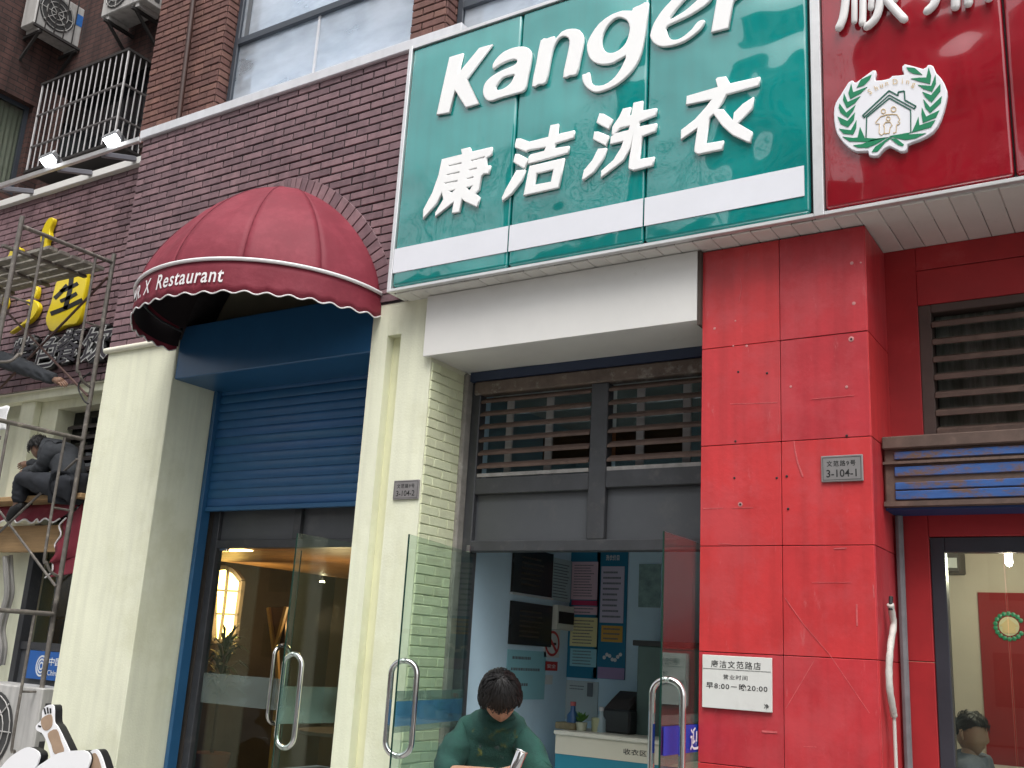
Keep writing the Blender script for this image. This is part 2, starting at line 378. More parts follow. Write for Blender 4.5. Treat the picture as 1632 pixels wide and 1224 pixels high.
AWN = dict(cx=-6.028, a=1.138, b=1.025, zs=4.08, rise=1.091, tilt=.062, n=1.324)
awn_px = [(213,492),(216,446),(227,436),(254,395),(281,371),(316,344),(362,316),(416,311),(470,311),(523,322),(562,357),(585,400),(596,440),(590,505),(440,465),(300,462)]
sign_px = [(600,480),(640,80),(900,-10),(1660,-10),(1660,480)]
ARC = (-6.03, 4.13)          # centre of the brick arch
def arch_pt(ph, off):
    n = AWN['n']; c = math.cos(ph); s = math.sin(ph)
    return (AWN['cx']+math.copysign(abs(c)**n, c)*AWN['a']+off*c, AWN['zs']+s**n*AWN['rise']+off*s)
ARC_OUT = [arch_pt(math.pi*k/60, .125) for k in range(61)]+[(-7.2,3.9),(-4.9,3.9)]
def arch_in(x, z): return inpoly(x, z, ARC_OUT)
def arch_clip(z):
    if z < AWN['zs']: return (-7.17, -4.90)
    P = [arch_pt(math.pi*k/200, .085) for k in range(201)]; xs = [p[0] for p in P if p[1] >= z]
    return (min(xs), max(xs)) if xs else None
W1 = thing('brick_wall', 'purple brick wall above the round awning, topped by a pale ledge', 'brick wall', (-6.3,0,4.0))
ZL = 6.135
brickfield(W1, -8.10, -4.50, ZL-30*.071+.013, ZL, 0.0, .230, .058, .013, .014, M_purple, M_purple2, hidden=lambda x, y: inpoly(x, y, awn_px) or inpoly(x, y, sign_px), clip=arch_clip)
# mortar backing with the arched opening cut out
outer = [(-8.10,4.0),(-7.14,4.0)]+[arch_pt(math.pi-k*math.pi/24, -.05) for k in range(25)]+[(-4.93,4.0),(-4.4,4.0),(-4.4,ZL),(-8.10,ZL)]
flat_shape('mortar_backing', [outer], -.004, .30, M_mortar, W1)
# soldier bricks of the arch
for k in range(44):
    t0 = math.pi*(k+.06)/44; t1 = math.pi*(k+.94)/44
    lo = [arch_pt(t0,-.01), arch_pt(t0,.115), arch_pt(t1,.115), arch_pt(t1,-.01)]
    mb = MB(); mb.hexa([(x,-.022+random.uniform(-.002,.002),z) for x,z in lo], [(x,-.004,z) for x,z in lo]); mb.build('arch_brick', M_purple, W1, bevel=.002)
MB().box(-8.13, -4.3, -.045, .30, ZL+.002, ZL+.10).build('ledge', M_ledge, W1, bevel=.008)
# recessed stretch behind the yellow characters
W2 = thing('brick_wall', 'recessed purple brick wall behind the yellow characters and scaffold', 'brick wall', (-9.8,.36,4.0))
brickfield(W2, -11.6, -8.05, ZL-32*.071+.013, ZL, .36, .230, .058, .013, .014, M_purple, M_purple2, hidden=lambda x, y: x > 235 and y > 215, limit=300)
MB().box(-11.6, -7.9, .365, .62, 3.87, ZL).build('mortar_backing', M_mortar, W2)
MB().box(-11.6, -8.1, .29, .62, ZL+.002, ZL+.085).build('ledge', M_white, W2, bevel=.006)

# ================================================================== upper storey
U = thing('upper_storey', 'brown brick upper storey with tall windows above the pale ledge', 'building', (-7,.15,6.25))
brickfield(U, -8.40, -7.34, 6.24, 9.2, .15, .225, .058, .012, .012, M_brown, M_brown, limit=200)
MB().box(-8.40, -7.34, .152, 1.2, 6.2, 9.6).build('pier', M_bjoint, U)
brickfield(U, .15, .30, 6.24, 9.2, -7.34, .225, .058, .012, .012, M_brown, M_brown, limit=40, axis='Y')
brickfield(U, -4.97, -4.62, 6.24, 8.2, .15, .225, .058, .012, .012, M_brown, M_brown, limit=60, hidden=lambda x, y: inpoly(x, y, sign_px))
MB().box(-4.97, -4.62, .152, .9, 6.2, 9.6).build('pier', M_bjoint, U)
brickfield(U, .15, .33, 6.24, 8.2, -4.62, .225, .058, .012, .012, M_brown, M_brown, limit=20, axis='Y', hidden=lambda x, y: inpoly(x, y, sign_px))
MB().box(-4.55, 4, .5, .9, 6.9, 9.6).build('back_wall', M_bjoint, U)
MB().box(-7.34, -4.97, .30, .6, 8.6, 9.6).build('lintel', M_brown, U)
# drain pipe down the pier
pa = A(303, 0, .06); pb = A(285, 190, .06)
MB().tube([(pa.x-.02,.06,9.3),(pb.x,.06,6.26)], .026, 10).build('drain_pipe', mat('brown_pipe', (.045,.018,.013), .5, var=.2), U, smooth=True)
# window 1 : dark aluminium frame, pale glass, white curtain behind
M_curtain = mat('white_curtain', (.86,.89,.92), .8, var=.06, vscale=2.5)
M_paleglass = glass('pale_window_glass', (.92,.96,1.0), 1.45, frost=.42, fcol=(.88,.92,.97), wave=.012)
M_wdark = mat('window_frame_grey', (.05,.06,.075), .4, var=.15)
def upper_window(x0, x1, zt, label_mull, sill):
    w = MB(); f = .06
    w.box(x0, x1, .27, .33, 9.0, 9.06).box(x0, x0+f, .27, .34, 6.2, 9.0).box(x1-.03, x1, .27, .34, 6.2, 9.0)
    w.box(x0+f, x1-.03, .262, .34, zt, zt+.075)
    win = w.build('window', M_wdark, U, bevel=.006)
    MB().box(x0+.02, x1-.005, .300, .308, 6.24, 9.0).build('pane', M_paleglass, win)
    MB().box(label_mull-.012, label_mull+.012, .285, .299, 6.2, zt).build('glazing_bar', M_ledge, win)
    MB().grid(lambda u, v: (x0+.16+u*(x1-x0-.16), .40+.03*math.sin(u*52+2*math.sin(u*9))+.015*math.sin(u*23+1), 6.2+v*2.9), 160, 2).build('curtain', M_curtain, win, smooth='all')
    return win
w1 = upper_window(-7.33, -4.98, 7.10, A(500,120,.3).x, 0)
# small inner jamb strip beside the left post
MB().box(-7.22, -7.17, .29, .33, 7.18, 9.0).build('sash', mat('sash_grey', (.12,.13,.14), .4), w1)
# pots behind the bottom of the pane, then strips that imitate its reflected bands
q = MB()
for k in range(9):
    x = -7.12+k*.055; h = .10+.10*math.exp(-((k-5)/2.2)**2)
    q.lathe([(0.001,0),(.03,0),(.034,h*.6),(.02,h),(.001,h)], (x, .345, 6.24), seg=8)
q.build('flower_pots', mat('grey_pots', (.16,.17,.17), .8, var=.4, vscale=30), w1, smooth=True)
for zz, hh in ((6.50,.03),(6.74,.03),(6.96,.03)):
    MB().box(-7.2, -5.0, .335, .345, zz, zz+hh).build('reflection_strip', mat('reflection_strip_grey', (.5,.55,.6), .6), w1)
upper_window(-4.60, -1.2, 6.62, -3.0, 0)
# deep corner left of the pier : two walls meeting behind the cage
M_brown_tex = None
def brick_tex(name, c1, c2, cm):
    m = bpy.data.materials.new(name); m.use_nodes = True; N = m.node_tree.nodes; L = m.node_tree.links; b = N['Principled BSDF']; b.inputs['Roughness'].default_value = .85
    g = N.new('ShaderNodeNewGeometry'); sp = N.new('ShaderNodeSeparateXYZ'); L.new(g.outputs['Position'], sp.inputs[0])
    ad = N.new('ShaderNodeMath'); L.new(sp.outputs[0], ad.inputs[0]); L.new(sp.outputs[1], ad.inputs[1])
    cb = N.new('ShaderNodeCombineXYZ'); L.new(ad.outputs[0], cb.inputs[0]); L.new(sp.outputs[2], cb.inputs[1])
    t = N.new('ShaderNodeTexBrick'); t.inputs['Scale'].default_value = 1; t.inputs['Brick Width'].default_value = .236; t.inputs['Row Height'].default_value = .07; t.inputs['Mortar Size'].default_value = .006
    t.inputs['Color1'].default_value = (*c1,1); t.inputs['Color2'].default_value = (*c2,1); t.inputs['Mortar'].default_value = (*cm,1); L.new(cb.outputs[0], t.inputs['Vector'])
    n = N.new('ShaderNodeTexNoise'); n.inputs['Scale'].default_value = 1.5; n.inputs['Detail'].default_value = 6
    sv = N.new('ShaderNodeVectorMath'); sv.operation = 'MULTIPLY'; sv.inputs[1].default_value = (5,5,.7); L.new(g.outputs['Position'], sv.inputs[0]); L.new(sv.outputs[0], n.inputs['Vector'])
    mr = N.new('ShaderNodeMapRange'); mr.inputs[1].default_value = .35; mr.inputs[2].default_value = .7; mr.inputs[3].default_value = 1.1; mr.inputs[4].default_value = .45; L.new(n.outputs[0], mr.inputs[0])
    h = N.new('ShaderNodeHueSaturation'); L.new(t.outputs[0], h.inputs['Color']); L.new(mr.outputs[0], h.inputs['Value']); L.new(h.outputs[0], b.inputs['Base Color'])
    bp = N.new('ShaderNodeBump'); bp.inputs['Distance'].default_value = .008; L.new(t.outputs[1], bp.inputs['Height']); bp.invert = True; L.new(bp.outputs[0], b.inputs['Normal']); return m
M_btex = brick_tex('brown_brick_wall', (.105,.048,.04), (.075,.036,.031), (.03,.023,.021))
MB().box(-12.2, -8.402, 1.02, 1.3, 6.2, 11).build('recess_wall', M_btex, U)
# the side wall has a window hole : four slabs around it
wy0, wy1, wz0, wz1 = .18, .80, 6.6, 7.85
XS = -11.62
MB().box(XS-.3, XS, -3, wy0, 6.2, 11).box(XS-.3, XS, wy1, 1.019, 6.2, 11).box(XS-.3, XS, wy0, wy1, wz1, 11).box(XS-.3, XS, wy0, wy1, 6.2, wz0).build('side_wall', M_btex, U)
sw = MB().box(XS-.15, XS-.1, wy0, wy1, wz0, wz0+.05).box(XS-.15, XS-.1, wy0, wy1, wz1-.05, wz1).box(XS-.15, XS-.1, wy0, wy0+.05, wz0+.05, wz1-.05).box(XS-.15, XS-.1, wy1-.05, wy1, wz0+.05, wz1-.05).build('window', M_wdark, U)
MB().box(XS-.125, XS-.119, wy0+.05, wy1-.05, wz0+.05, wz1-.05).build('pane', glass('clear_glass', (.9,.92,.9)), sw)
MB().grid(lambda u, v: (XS-.2+.012*math.sin(u*60), wy0+u*(wy1-wy0), wz0+v*(wz1-wz0)), 60, 1).build('curtain', mat('green_grey_curtain', (.26,.27,.22), .9), sw, smooth='all')
# window behind the cage in the recess wall
cw = MB().box(-11.1, -9.7, 1.0, 1.03, 6.85, 6.92).box(-11.1, -9.7, 1.0, 1.03, 7.85, 7.92).box(-11.1, -11.04, 1.0, 1.03, 6.92, 7.85).box(-9.76, -9.7, 1.0, 1.03, 6.92, 7.85).box(-10.43, -10.37, 1.0, 1.03, 6.92, 7.85).build('window', M_wdark, U)
MB().box(-11.22, -9.62, .985, .998, 6.80, 7.949).build('pane', mat('black_window', (.012,.014,.016), .08), cw)

# ================================================================== cream pillars
PL = thing('cream_pillar', 'plain cream pillar left of the blue shutter, ending in a thin moulding', 'pillar', (-7.65,.4,-.03))
MB().box(-8.12, -7.17, 0, .598, -.03, 3.98).build('shaft', M_cream, PL, bevel=.006)
struct(MB().box(-8.3, -7.115, .602, .72, -.03, 3.3).build('inner_wall', M_int))
mb = MB().tube([(-8.15,-.012,4.0),(-7.17,-.012,4.0)], .028, 10); mb.box(-8.14, -7.175, .0, .3, 3.981, 4.02)
mb.build('moulding', mat('cream_moulding', (.72,.70,.58), .7, var=.08), PL, smooth=True)
PR = thing('cream_pillar', 'cream pillar with a vertical groove and painted brick side', 'pillar', (-4.66,.2,-.03))
gx0, gx1 = A(618,532,0).x, A(639.6,532,0).x; gz = A(630,533,0).z
MB().box(-4.95, gx0, 0, .9, -.03, 4.0).box(gx0+.0005, gx1-.0005, 0.001, .9, gz, 4.0).box(gx1, -4.372, 0, .5, -.03, 4.0).build('shaft', M_cream, PR)
MB().box(gx0+.0005, gx1-.0005, .075, .9, -.03, gz).build('groove', mat('yellow_groove', (.74,.74,.50), .85, var=.06), PR)
brickfield(PR, .012, .43, -.03, 3.52, -4.372, .205, .062, .006, .010, M_creambrick, M_creambrick, axis='Y', limit=200)
MB().box(-4.372, -4.33, .405, .50, -.03, 3.52).build('bare_jamb', M_concrete, PR, bevel=.012)
# ================================================================== dome awning
M_awn = mat('maroon_canvas', (.19,.014,.03), .72, var=.10, vscale=3, bump=.010, bscale=11, dirt=(.26,.035,.055), dscale=3, damt=.4, dcut=.5)
M_trim = mat('white_trim', (.78,.76,.76), .5)
AW = thing('dome_awning', 'rounded maroon canvas awning with white lettering over the blue shutter', 'awning', (-6.03,0,4.0))
def awn(t, ph, off=0.0):
    c = math.cos(ph)**AWN['n']; s = math.sin(ph)**AWN['n']
    return Vector((AWN['cx']+(AWN['a']+off)*math.cos(t)*c, -(AWN['b']+off)*math.sin(t)*c, AWN['zs']+(AWN['rise']+off)*s+AWN['tilt']*math.sin(t)*c))
NG = 6
for g in range(NG):
    t0, t1 = math.pi*g/NG, math.pi*(g+1)/NG
    def fn(u, v):
        t = t0+(t1-t0)*u; ph = v*math.pi/2*.985
        p = awn(t, ph); q0 = awn(t0, ph); q1 = awn(t1, ph); flat = q0.lerp(q1, u)
        p = p.lerp(flat, .75)
        k = math.sin(math.pi*u)*math.sin(math.pi*min(v*1.3,1))
        p += Vector((0,-1,.3))*(.016*k*math.sin(v*9+g*2.1+u*4)+.006*mnoise.noise(Vector((u*3+g*5, v*6, g)))*k*2)
        return p
    MB().grid(fn, 10, 16).build('canvas_panel', M_awn, AW, smooth='all', solid=.004)
    # piped seam
    if g: MB().tube([awn(t0, k/14*math.pi/2*.98, .002) for k in range(15)], .0025, 6).build('seam', mat('seam_cord', (.17,.014,.03), .8), AW, smooth=True)
def val_h(t): return .165+.075*math.sin(t)**.6 if 0 < t < math.pi else .165
def rim(t, dz, off=0.0): return Vector((AWN['cx']+(AWN['a']+off)*math.cos(t), -(AWN['b']+off)*math.sin(t), AWN['zs']+AWN['tilt']*math.sin(t)+dz))
NW = 22
def vfn(u, v):
    t = math.pi*u; w = .5-.5*math.cos(u*NW*2*math.pi)
    return rim(t, -v*(val_h(t)+.022*w), .010*v+.006*math.sin(u*41)*v)
MB().grid(vfn, 264, 4).build('valance', M_awn, AW, smooth='all', solid=.003)
MB().tube([vfn(k/264, 1.0)+Vector((0,0,-.002)) for k in range(265)], .0055, 6).build('scallop_binding', M_trim, AW, smooth=True)
MB().tube([rim(math.pi*k/60, .006, .008) for k in range(61)], .015, 8).build('white_piping', M_trim, AW, smooth=True)
# steel hoop frame under the canvas
M_awnshade = mat('awning_shade_black', (.016,.010,.012), .95)  # near-black sheets added inside the canvas, underside shade put into their colour
MB().grid(lambda u, v: awn(math.pi*u, v*math.pi/2*.98, -.075), 40, 14).build('shade_sheet', M_awnshade, AW, smooth='all')
MB().grid(lambda u, v: rim(math.pi*u, -v*(val_h(math.pi*u)-.02), -.012), 60, 1).build('valance_shade_sheet', M_awnshade, AW, smooth='all')
fr = MB().tube([rim(math.pi*k/40, -.01, -.03) for k in range(41)], .011, 6)
for k in range(1, NG):
    t = math.pi*k/NG; fr.tube([awn(t, j/10*math.pi/2*.95, -.03) for j in range(11)], .009, 6)
fr.build('hoop_frame', M_dark, AW, smooth=True)
def arc_text(body, t0, t1, z0, z1, m):
    me = text_mesh(body, .012, .12, 0, 1.1)
    xs = [v.co.x for v in me.vertices]; ys = [v.co.y for v in me.vertices]; a, b, c, d = min(xs), max(xs), min(ys), max(ys)
    for v in me.vertices:
        u = (v.co.x-a)/(b-a); t = t0+(t1-t0)*u; z = z0+(v.co.y-c)/(d-c)*(z1-z0); v.co = rim(t, z, .016)
    me.name = 'lettering'; return fin(me, 'lettering', m, AW)
arc_text('MR. X  Restaurant', math.radians(121), math.radians(66), -.178, -.062, mat('white_print', (.8,.78,.78), .7))

# ================================================================== roller shutter of the restaurant
SH = thing('roller_shutter', 'half-open blue roller shutter with boxed housing in the cream entrance', 'shutter', (-6.06,.3,2.6))
zt = A(389,504,.02).z
MB().box(-7.165, -4.955, .015, .60, 3.645, zt).build('housing', M_bluebox, SH, bevel=.008)
MB().box(-7.16, -7.115, .46, .56, -.03, 3.643).build('guide_rail', M_bluebox, SH, bevel=.004)
MB().box(-5.0, -4.955, .46, .56, -.03, 3.643).build('guide_rail', M_bluebox, SH, bevel=.004)
z = 2.605; prof = MB()
def slat_prof(u, v):
    a = v*math.pi; return (-7.112+u*2.10, .515-.009*math.sin(a)**.5 if 0 < v < 1 else .515, v*.0755)
slat0 = MB().grid(slat_prof, 1, 8).build('slat', M_bluesh, SH, smooth=True); slat0.location.z = z
for k in range(1, 14):
    s2 = slat0.copy(); COL.objects.link(s2); s2.location.z = z+k*.0775; s2.location.y = random.uniform(-.002,.002)
MB().box(-7.112, -5.005, .521, .528, 2.61, 3.64).build('backing', mat('shutter_gap', (.008,.03,.08), .8), SH)
MB().box(-7.112, -5.005, .492, .53, 2.567, 2.605).build('bottom_bar', M_bluesh, SH, bevel=.004)
# recess above the housing, inside the arch
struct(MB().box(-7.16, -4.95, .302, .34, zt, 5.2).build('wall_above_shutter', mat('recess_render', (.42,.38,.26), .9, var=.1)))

# ================================================================== restaurant entrance
RE = thing('entrance_frame', 'dark steel entrance frame with transom panels under the blue shutter', 'door frame', (-6.06,.6,0))
zh = 2.26
MB().box(-7.11, -7.03, .60, .68, -.03, 2.7).box(-5.03, -4.96, .60, .68, -.03, 2.7).box(-7.03, -5.03, .60, .68, zh, zh+.07).box(-7.03, -5.03, .60, .68, 2.60, 2.7).box(-6.14, -6.06, .598, .678, zh+.07, 2.6).build('frame', M_dark, RE, bevel=.004)
for a, b in ((-7.03,-6.14),(-6.06,-5.03)): MB().box(a+.004, b-.004, .635, .65, zh+.072, 2.598).build('transom_panel', M_darkpanel, RE)
def handle(parent, p, n, side, h, r=.018, gap=.085):
    """two-sided tubular pull: p = centre on the pane, n = pane normal"""
    n = Vector(n); up = Vector((0,0,1)); p = Vector(p)
    for s in (1,-1):
        pts = []
        for k in range(9):
            a = math.pi/2*k/8; pts.append(p+up*(h/2-gap+gap*math.sin(a))+n*s*(gap*math.cos(a)+.0) if False else p+up*(h/2-gap*.9+gap*.9*math.cos(a))+n*s*(gap*math.sin(a)))
        low = [Vector((q.x,q.y,2*p.z-q.z)) for q in reversed(pts)]
        MB().tube(pts+low, r, 12).build('handle', M_steel, parent, smooth='all')
def glass_leaf(name, label, hinge, free, z0, z1, bands=(), hz=1.12, hh=.6, inset=.09, group=None):
    h = Vector((hinge[0],hinge[1],0)); f = Vector((free[0],free[1],0)); d = (f-h).normalized(); n = Vector((d.y,-d.x,0)); L = (f-h).length
    t = thing(name, label, 'glass door', (h+f)/2+Vector((0,0,z0)), group)
    def slab(a, b, za, zb, th, off=0):
        p, q = h+d*a+n*off, h+d*b+n*off; w = n*(th/2)
        return [Vector((v.x,v.y,za)) for v in (p-w,q-w,q+w,p+w)], [Vector((v.x,v.y,zb)) for v in (p-w,q-w,q+w,p+w)]
    MB().hexa(*slab(.004, L-.004, z0, z1, .010)).build('pane', M_glass, t)
    MB().hexa(*slab(L-.0038, L, z0, z1, .0102)).build('pane_edge', M_glassedge, t)
    MB().hexa(*slab(0, .10, z1-.002, z1+.045, .03)).hexa(*slab(0, .10, z0-.02, z0+.045, .03)).build('patch_fitting', M_steel, t, bevel=.003)
    for za, zb, m in bands:
        MB().hexa(*slab(.006, L-.012, za, zb, .001, .0062)).build('film_band', m, t)
    pc = h+d*(L-inset); handle(t, (pc.x,pc.y,hz), n, 1, hh)
    return t, h, d, n, L
FB = [(.98, 1.22, M_frost)]
glass_leaf('glass_door', 'closed restaurant glass door leaf with a long steel handle', (-7.02,.64), (-6.05,.64), 0, zh-.02, FB, hz=1.18, hh=.6)
fz = AZ(474,850,2.235)
glass_leaf('glass_door', 'restaurant glass door leaf swung open against the grooved cream pillar', (-5.04,.62), (fz.x,fz.y), 0, 2.235, FB, hz=1.13, hh=.6)

# ================================================================== green laundry sign
M_green = mat('green_acrylic', (.0,.262,.245), .12, var=.06, vscale=1.5, coat=1.0, cior=1.75, wave=.085, wscale=1.5, streak=.10, dirt=(.05,.32,.28), dscale=2.5, damt=.25, dcut=.58)
M_redac = mat('red_acrylic', (.31,.006,.016), .14, var=.10, vscale=2.0, coat=.8, cior=1.6, wave=.07, wscale=1.6, streak=.12, dirt=(.45,.06,.08), dscale=2.8, damt=.3, dcut=.58)
M_letter = mat('white_acrylic_letter', (.93,.93,.92), .35, var=.02, vscale=4)
M_strip = mat('pale_stripe', (.76,.77,.82), .4, var=.03)
YS = -.20
GS = thing('shop_sign', 'green laundry sign with raised white lettering and a pale stripe', 'sign', (-3.1,-.1,4.0))
xl = A(617,470,YS).x+.0; xr = A(1297,343,YS).x; zb = 4.0; ztp = A(650,77,YS).z
x1 = A(808,425,YS).x; x2 = A(1025,388,YS).x
for a, b in ((xl+.035,x1-.004),(x1+.004,x2-.004),(x2+.004,xr-.02)):
    MB().box(a, b, YS, YS+.05, zb+.04, ztp-.03).build('panel', M_green, GS, bevel=.022, bseg=3, smooth=True)
MB().box(xl, xr, YS+.03, YS+.36, zb+.012, zb+.04).box(xl, xl+.034, YS-.012, YS+.36, zb, ztp).box(xl+.034, xr, YS-.012, YS+.36, ztp-.03, ztp).box(xl+.034, xr, YS-.012, YS+.03, zb, zb+.022).build('frame', M_alu, GS, bevel=.003)
MB().box(xl+.034, xr, YS+.06, YS+.30, zb+.04, ztp-.031).build('backing_box', M_dark, GS)
s0, s1 = A(700,402,YS), A(700,432,YS)
zs_lo, zs_hi = A(627,436,YS).z, A(627,398,YS).z
for a, b in ((xl+.036,x1-.006),(x1+.006,x2-.006),(x2+.006,xr-.05)):
    MB().box(a, b, YS-.006, YS-.001, zs_lo, zs_hi).build('stripe', M_strip, GS)
YL = YS-.026
def letter(polys, org, sm=0, name='letter'):
    return flat_shape(name, [pxpoly(p, org, 6, YL, s) for p, s in ((q if isinstance(q, tuple) else (q, sm)) for q in polys)], YL, .024, M_letter, GS, bev=.006, bres=2)
O1, O2, O3, O4, O5 = (680,0), (910,0), (660,180), (860,140), (1060,100)
letter([[(215,543),(345,505),(303,695),(500,455),(628,420),(382,752),(500,988),(370,1028),(268,862),(215,1075),(90,1097)]], O1)
letter([([(636,600),(700,520),(780,470),(880,443),(960,452),(998,500),(992,600),(965,730),(935,858),(840,895),(700,935),(610,965),(560,945),(535,880),(552,800),(610,735),(700,680),(790,640),(845,612),(862,580),(830,565),(760,585),(690,620),(630,658)],3),
        ([(665,815),(720,745),(780,722),(835,712),(830,735),(800,790),(740,840),(680,858),(660,840)],3)], O1)
letter([([(1088,385),(1150,365),(1218,343),(1212,388),(1290,300),(1380,272),(1460,285),(1498,350),(1490,450),(1462,580),(1432,705),(1366,722),(1300,740),(1330,580),(1362,420),(1350,360),(1300,345),(1250,380),(1205,470),(1172,625),(1138,785),(1070,805),(1003,825),(1045,605)],2)], O1)
letter([([(738,20),(660,45),(590,75),(580,100),(490,100),(380,140),(270,220),(190,330),(150,430),(165,530),(210,590),(290,615),(400,600),(520,530),(500,600),(450,690),(390,760),(310,810),(230,815),(190,780),(175,690),(138,703),(105,715),(110,780),(150,840),(220,880),(310,865),(430,810),(540,720),(620,620),(670,500),(700,350),(720,200)],2),
        ([(440,165),(520,185),(555,240),(555,310),(520,410),(450,480),(370,505),(310,470),(292,400),(310,310),(360,225)],3)], O2)
letter([([(760,310),(790,220),(860,110),(930,30),(1020,-60),(1150,-130),(1280,-130),(1350,-60),(1330,0),(1250,70),(1100,160),(920,245),(915,300),(940,360),(980,378),(1050,360),(1150,280),(1210,205),(1275,190),(1240,270),(1120,370),(1000,425),(870,445),(790,410),(755,350)],3),
        ([(940,182),(1000,90),(1060,20),(1140,-60),(1220,-70),(1230,-30),(1180,20),(1080,105)],3)], O2)
letter([[(1335,310),(1390,0),(1420,-150),(1580,-190),(1572,-130),(1650,-190),(1760,-230),(1745,-110),(1650,-80),(1560,0),(1545,30),(1505,265)]], O2)
def slit(a, b): return stroke([a, b], 7)
letter([[(445,345),(530,325),(545,368),(742,322),(740,395),(690,425),(690,500),(728,498),(710,580),(665,580),(640,600),(620,730),(580,765),(625,800),(600,900),(480,845),(455,820),(430,945),(355,960),(375,850),(195,995),(200,950),(275,825),(262,760),(215,860),(80,1015),(85,920),(170,760),(230,590),(262,440),(455,392)],
        slit((330,505),(450,478)), slit((545,455),(672,420)), slit((310,590),(430,565)), slit((525,545),(595,528)), slit((290,672),(410,648)), slit((505,628),(565,612)),
        [(330,745),(390,730),(358,758)], [(498,710),(555,693),(525,742)]], O3)
letter([[(960,300),(975,243),(1015,240),(1100,272),(1280,225),(1300,115),(1378,100),(1368,200),(1530,162),(1525,235),(1350,290),(1335,335),(1480,312),(1470,380),(1085,488),(1090,420),(1110,395),(1240,360),(1255,325),(1085,355),(1070,372),(960,330)],
        [(950,440),(965,388),(1000,390),(1085,435),(1060,520),(1040,528),(945,470)], [(975,545),(1062,540),(1030,640),(930,770),(840,845),(835,810),(870,730)],
        [(1100,505),(1435,428),(1380,712),(1040,790)], [(1170,575),(1328,540),(1305,655),(1145,685)]], O3)
letter([[(570,240),(610,245),(695,295),(660,398),(538,330)], [(520,415),(560,415),(660,455),(635,555),(505,490)], [(555,580),(640,572),(610,670),(520,800),(410,885),(400,870),(420,785),(500,690)],
        [(795,195),(870,180),(850,262),(875,255),(895,140),(985,120),(978,215),(1118,190),(1110,260),(955,320),(945,368),(1118,335),(1110,410),(980,460),(950,680),(1095,655),(1080,740),(890,790),(845,770),(850,700),(885,490),(860,580),(800,690),(580,862),(585,790),(700,690),(775,570),(795,510),(668,540),(678,465),(700,447),(685,440),(692,370),(760,270)],
        [(712,435),(770,382),(858,362),(848,400)]], O4)
letter([[(480,155),(500,137),(580,128),(618,195),(905,130),(895,215),(585,300),(550,370),(490,450),(510,440),(555,440),(645,545),(655,475),(740,390),(845,322),(832,435),(690,572),(832,655),(815,760),(780,755),(640,690),(540,600),(460,490),(425,520),(385,770),(558,740),(545,825),(310,875),(275,850),(280,790),(305,625),(145,738),(150,640),(280,540),(380,430),(440,350),(195,402),(205,315),(500,228)]], O5)

# ================================================================== red sign
RS = thing('shop_sign', 'red acrylic shop sign with raised white lettering and a wreath emblem', 'sign', (-.5,-.1,4.0))
xr0 = xr+.002; xj = A(1612,200,YS).x
for a, b in ((xr0+.062,xj-.004),(xj+.004,1.2),(1.208,3.2)):
    MB().box(a, b, YS, YS+.05, zb+.04, 6.4).build('panel', M_redac, RS, bevel=.02, bseg=3, smooth=True)
MB().box(xr0, xr0+.058, YS-.014, YS+.30, zb, 6.4).box(xr0+.058, 3.2, YS-.012, YS+.30, zb, zb+.022).build('frame', M_alu, RS, bevel=.003)
MB().box(xr0+.06, 3.2, YS+.06, YS+.30, zb+.04, 6.38).build('backing_box', M_dark, RS)
def tube_letter(strokes):
    q = MB()
    for pts, w in strokes:
        P = [A(1310+x/6, y/6, YS-.03) for x, y in pts]; r = w/6/F*5.9/2*1.05
        P = [Vector((v.x,v.y,v.z)) for v in cat_rom(P, 4, False)] if len(P) > 2 else P
        q.tube(P, r, 12, flat=(1,.8,1), dome=True)
    q.build('letter', mat('pale_letter', (.80,.78,.77), .35, var=.06, vscale=8), RS, smooth='all')
tube_letter([([(245,-260),(235,-100),(220,60),(200,180),(165,265)],80), ([(312,-200),(310,205)],58), ([(392,-270),(392,100),(386,225)],66),
             ([(480,-150),(470,78)],60), ([(562,-150),(550,60),(510,180),(435,255)],78), ([(610,-10),(700,95),(785,185)],78), ([(480,-230),(800,-300)],60), ([(690,-280),(700,-60),(700,0)],60), ([(500,-150),(680,-185)],50)])
tube_letter([([(1095,-200),(1085,10),(1010,105)],80), ([(1280,-200),(1278,65)],80), ([(1412,-200),(1402,35)],75), ([(1600,-220),(1598,-18)],80), ([(1090,-160),(1600,-270)],60)])
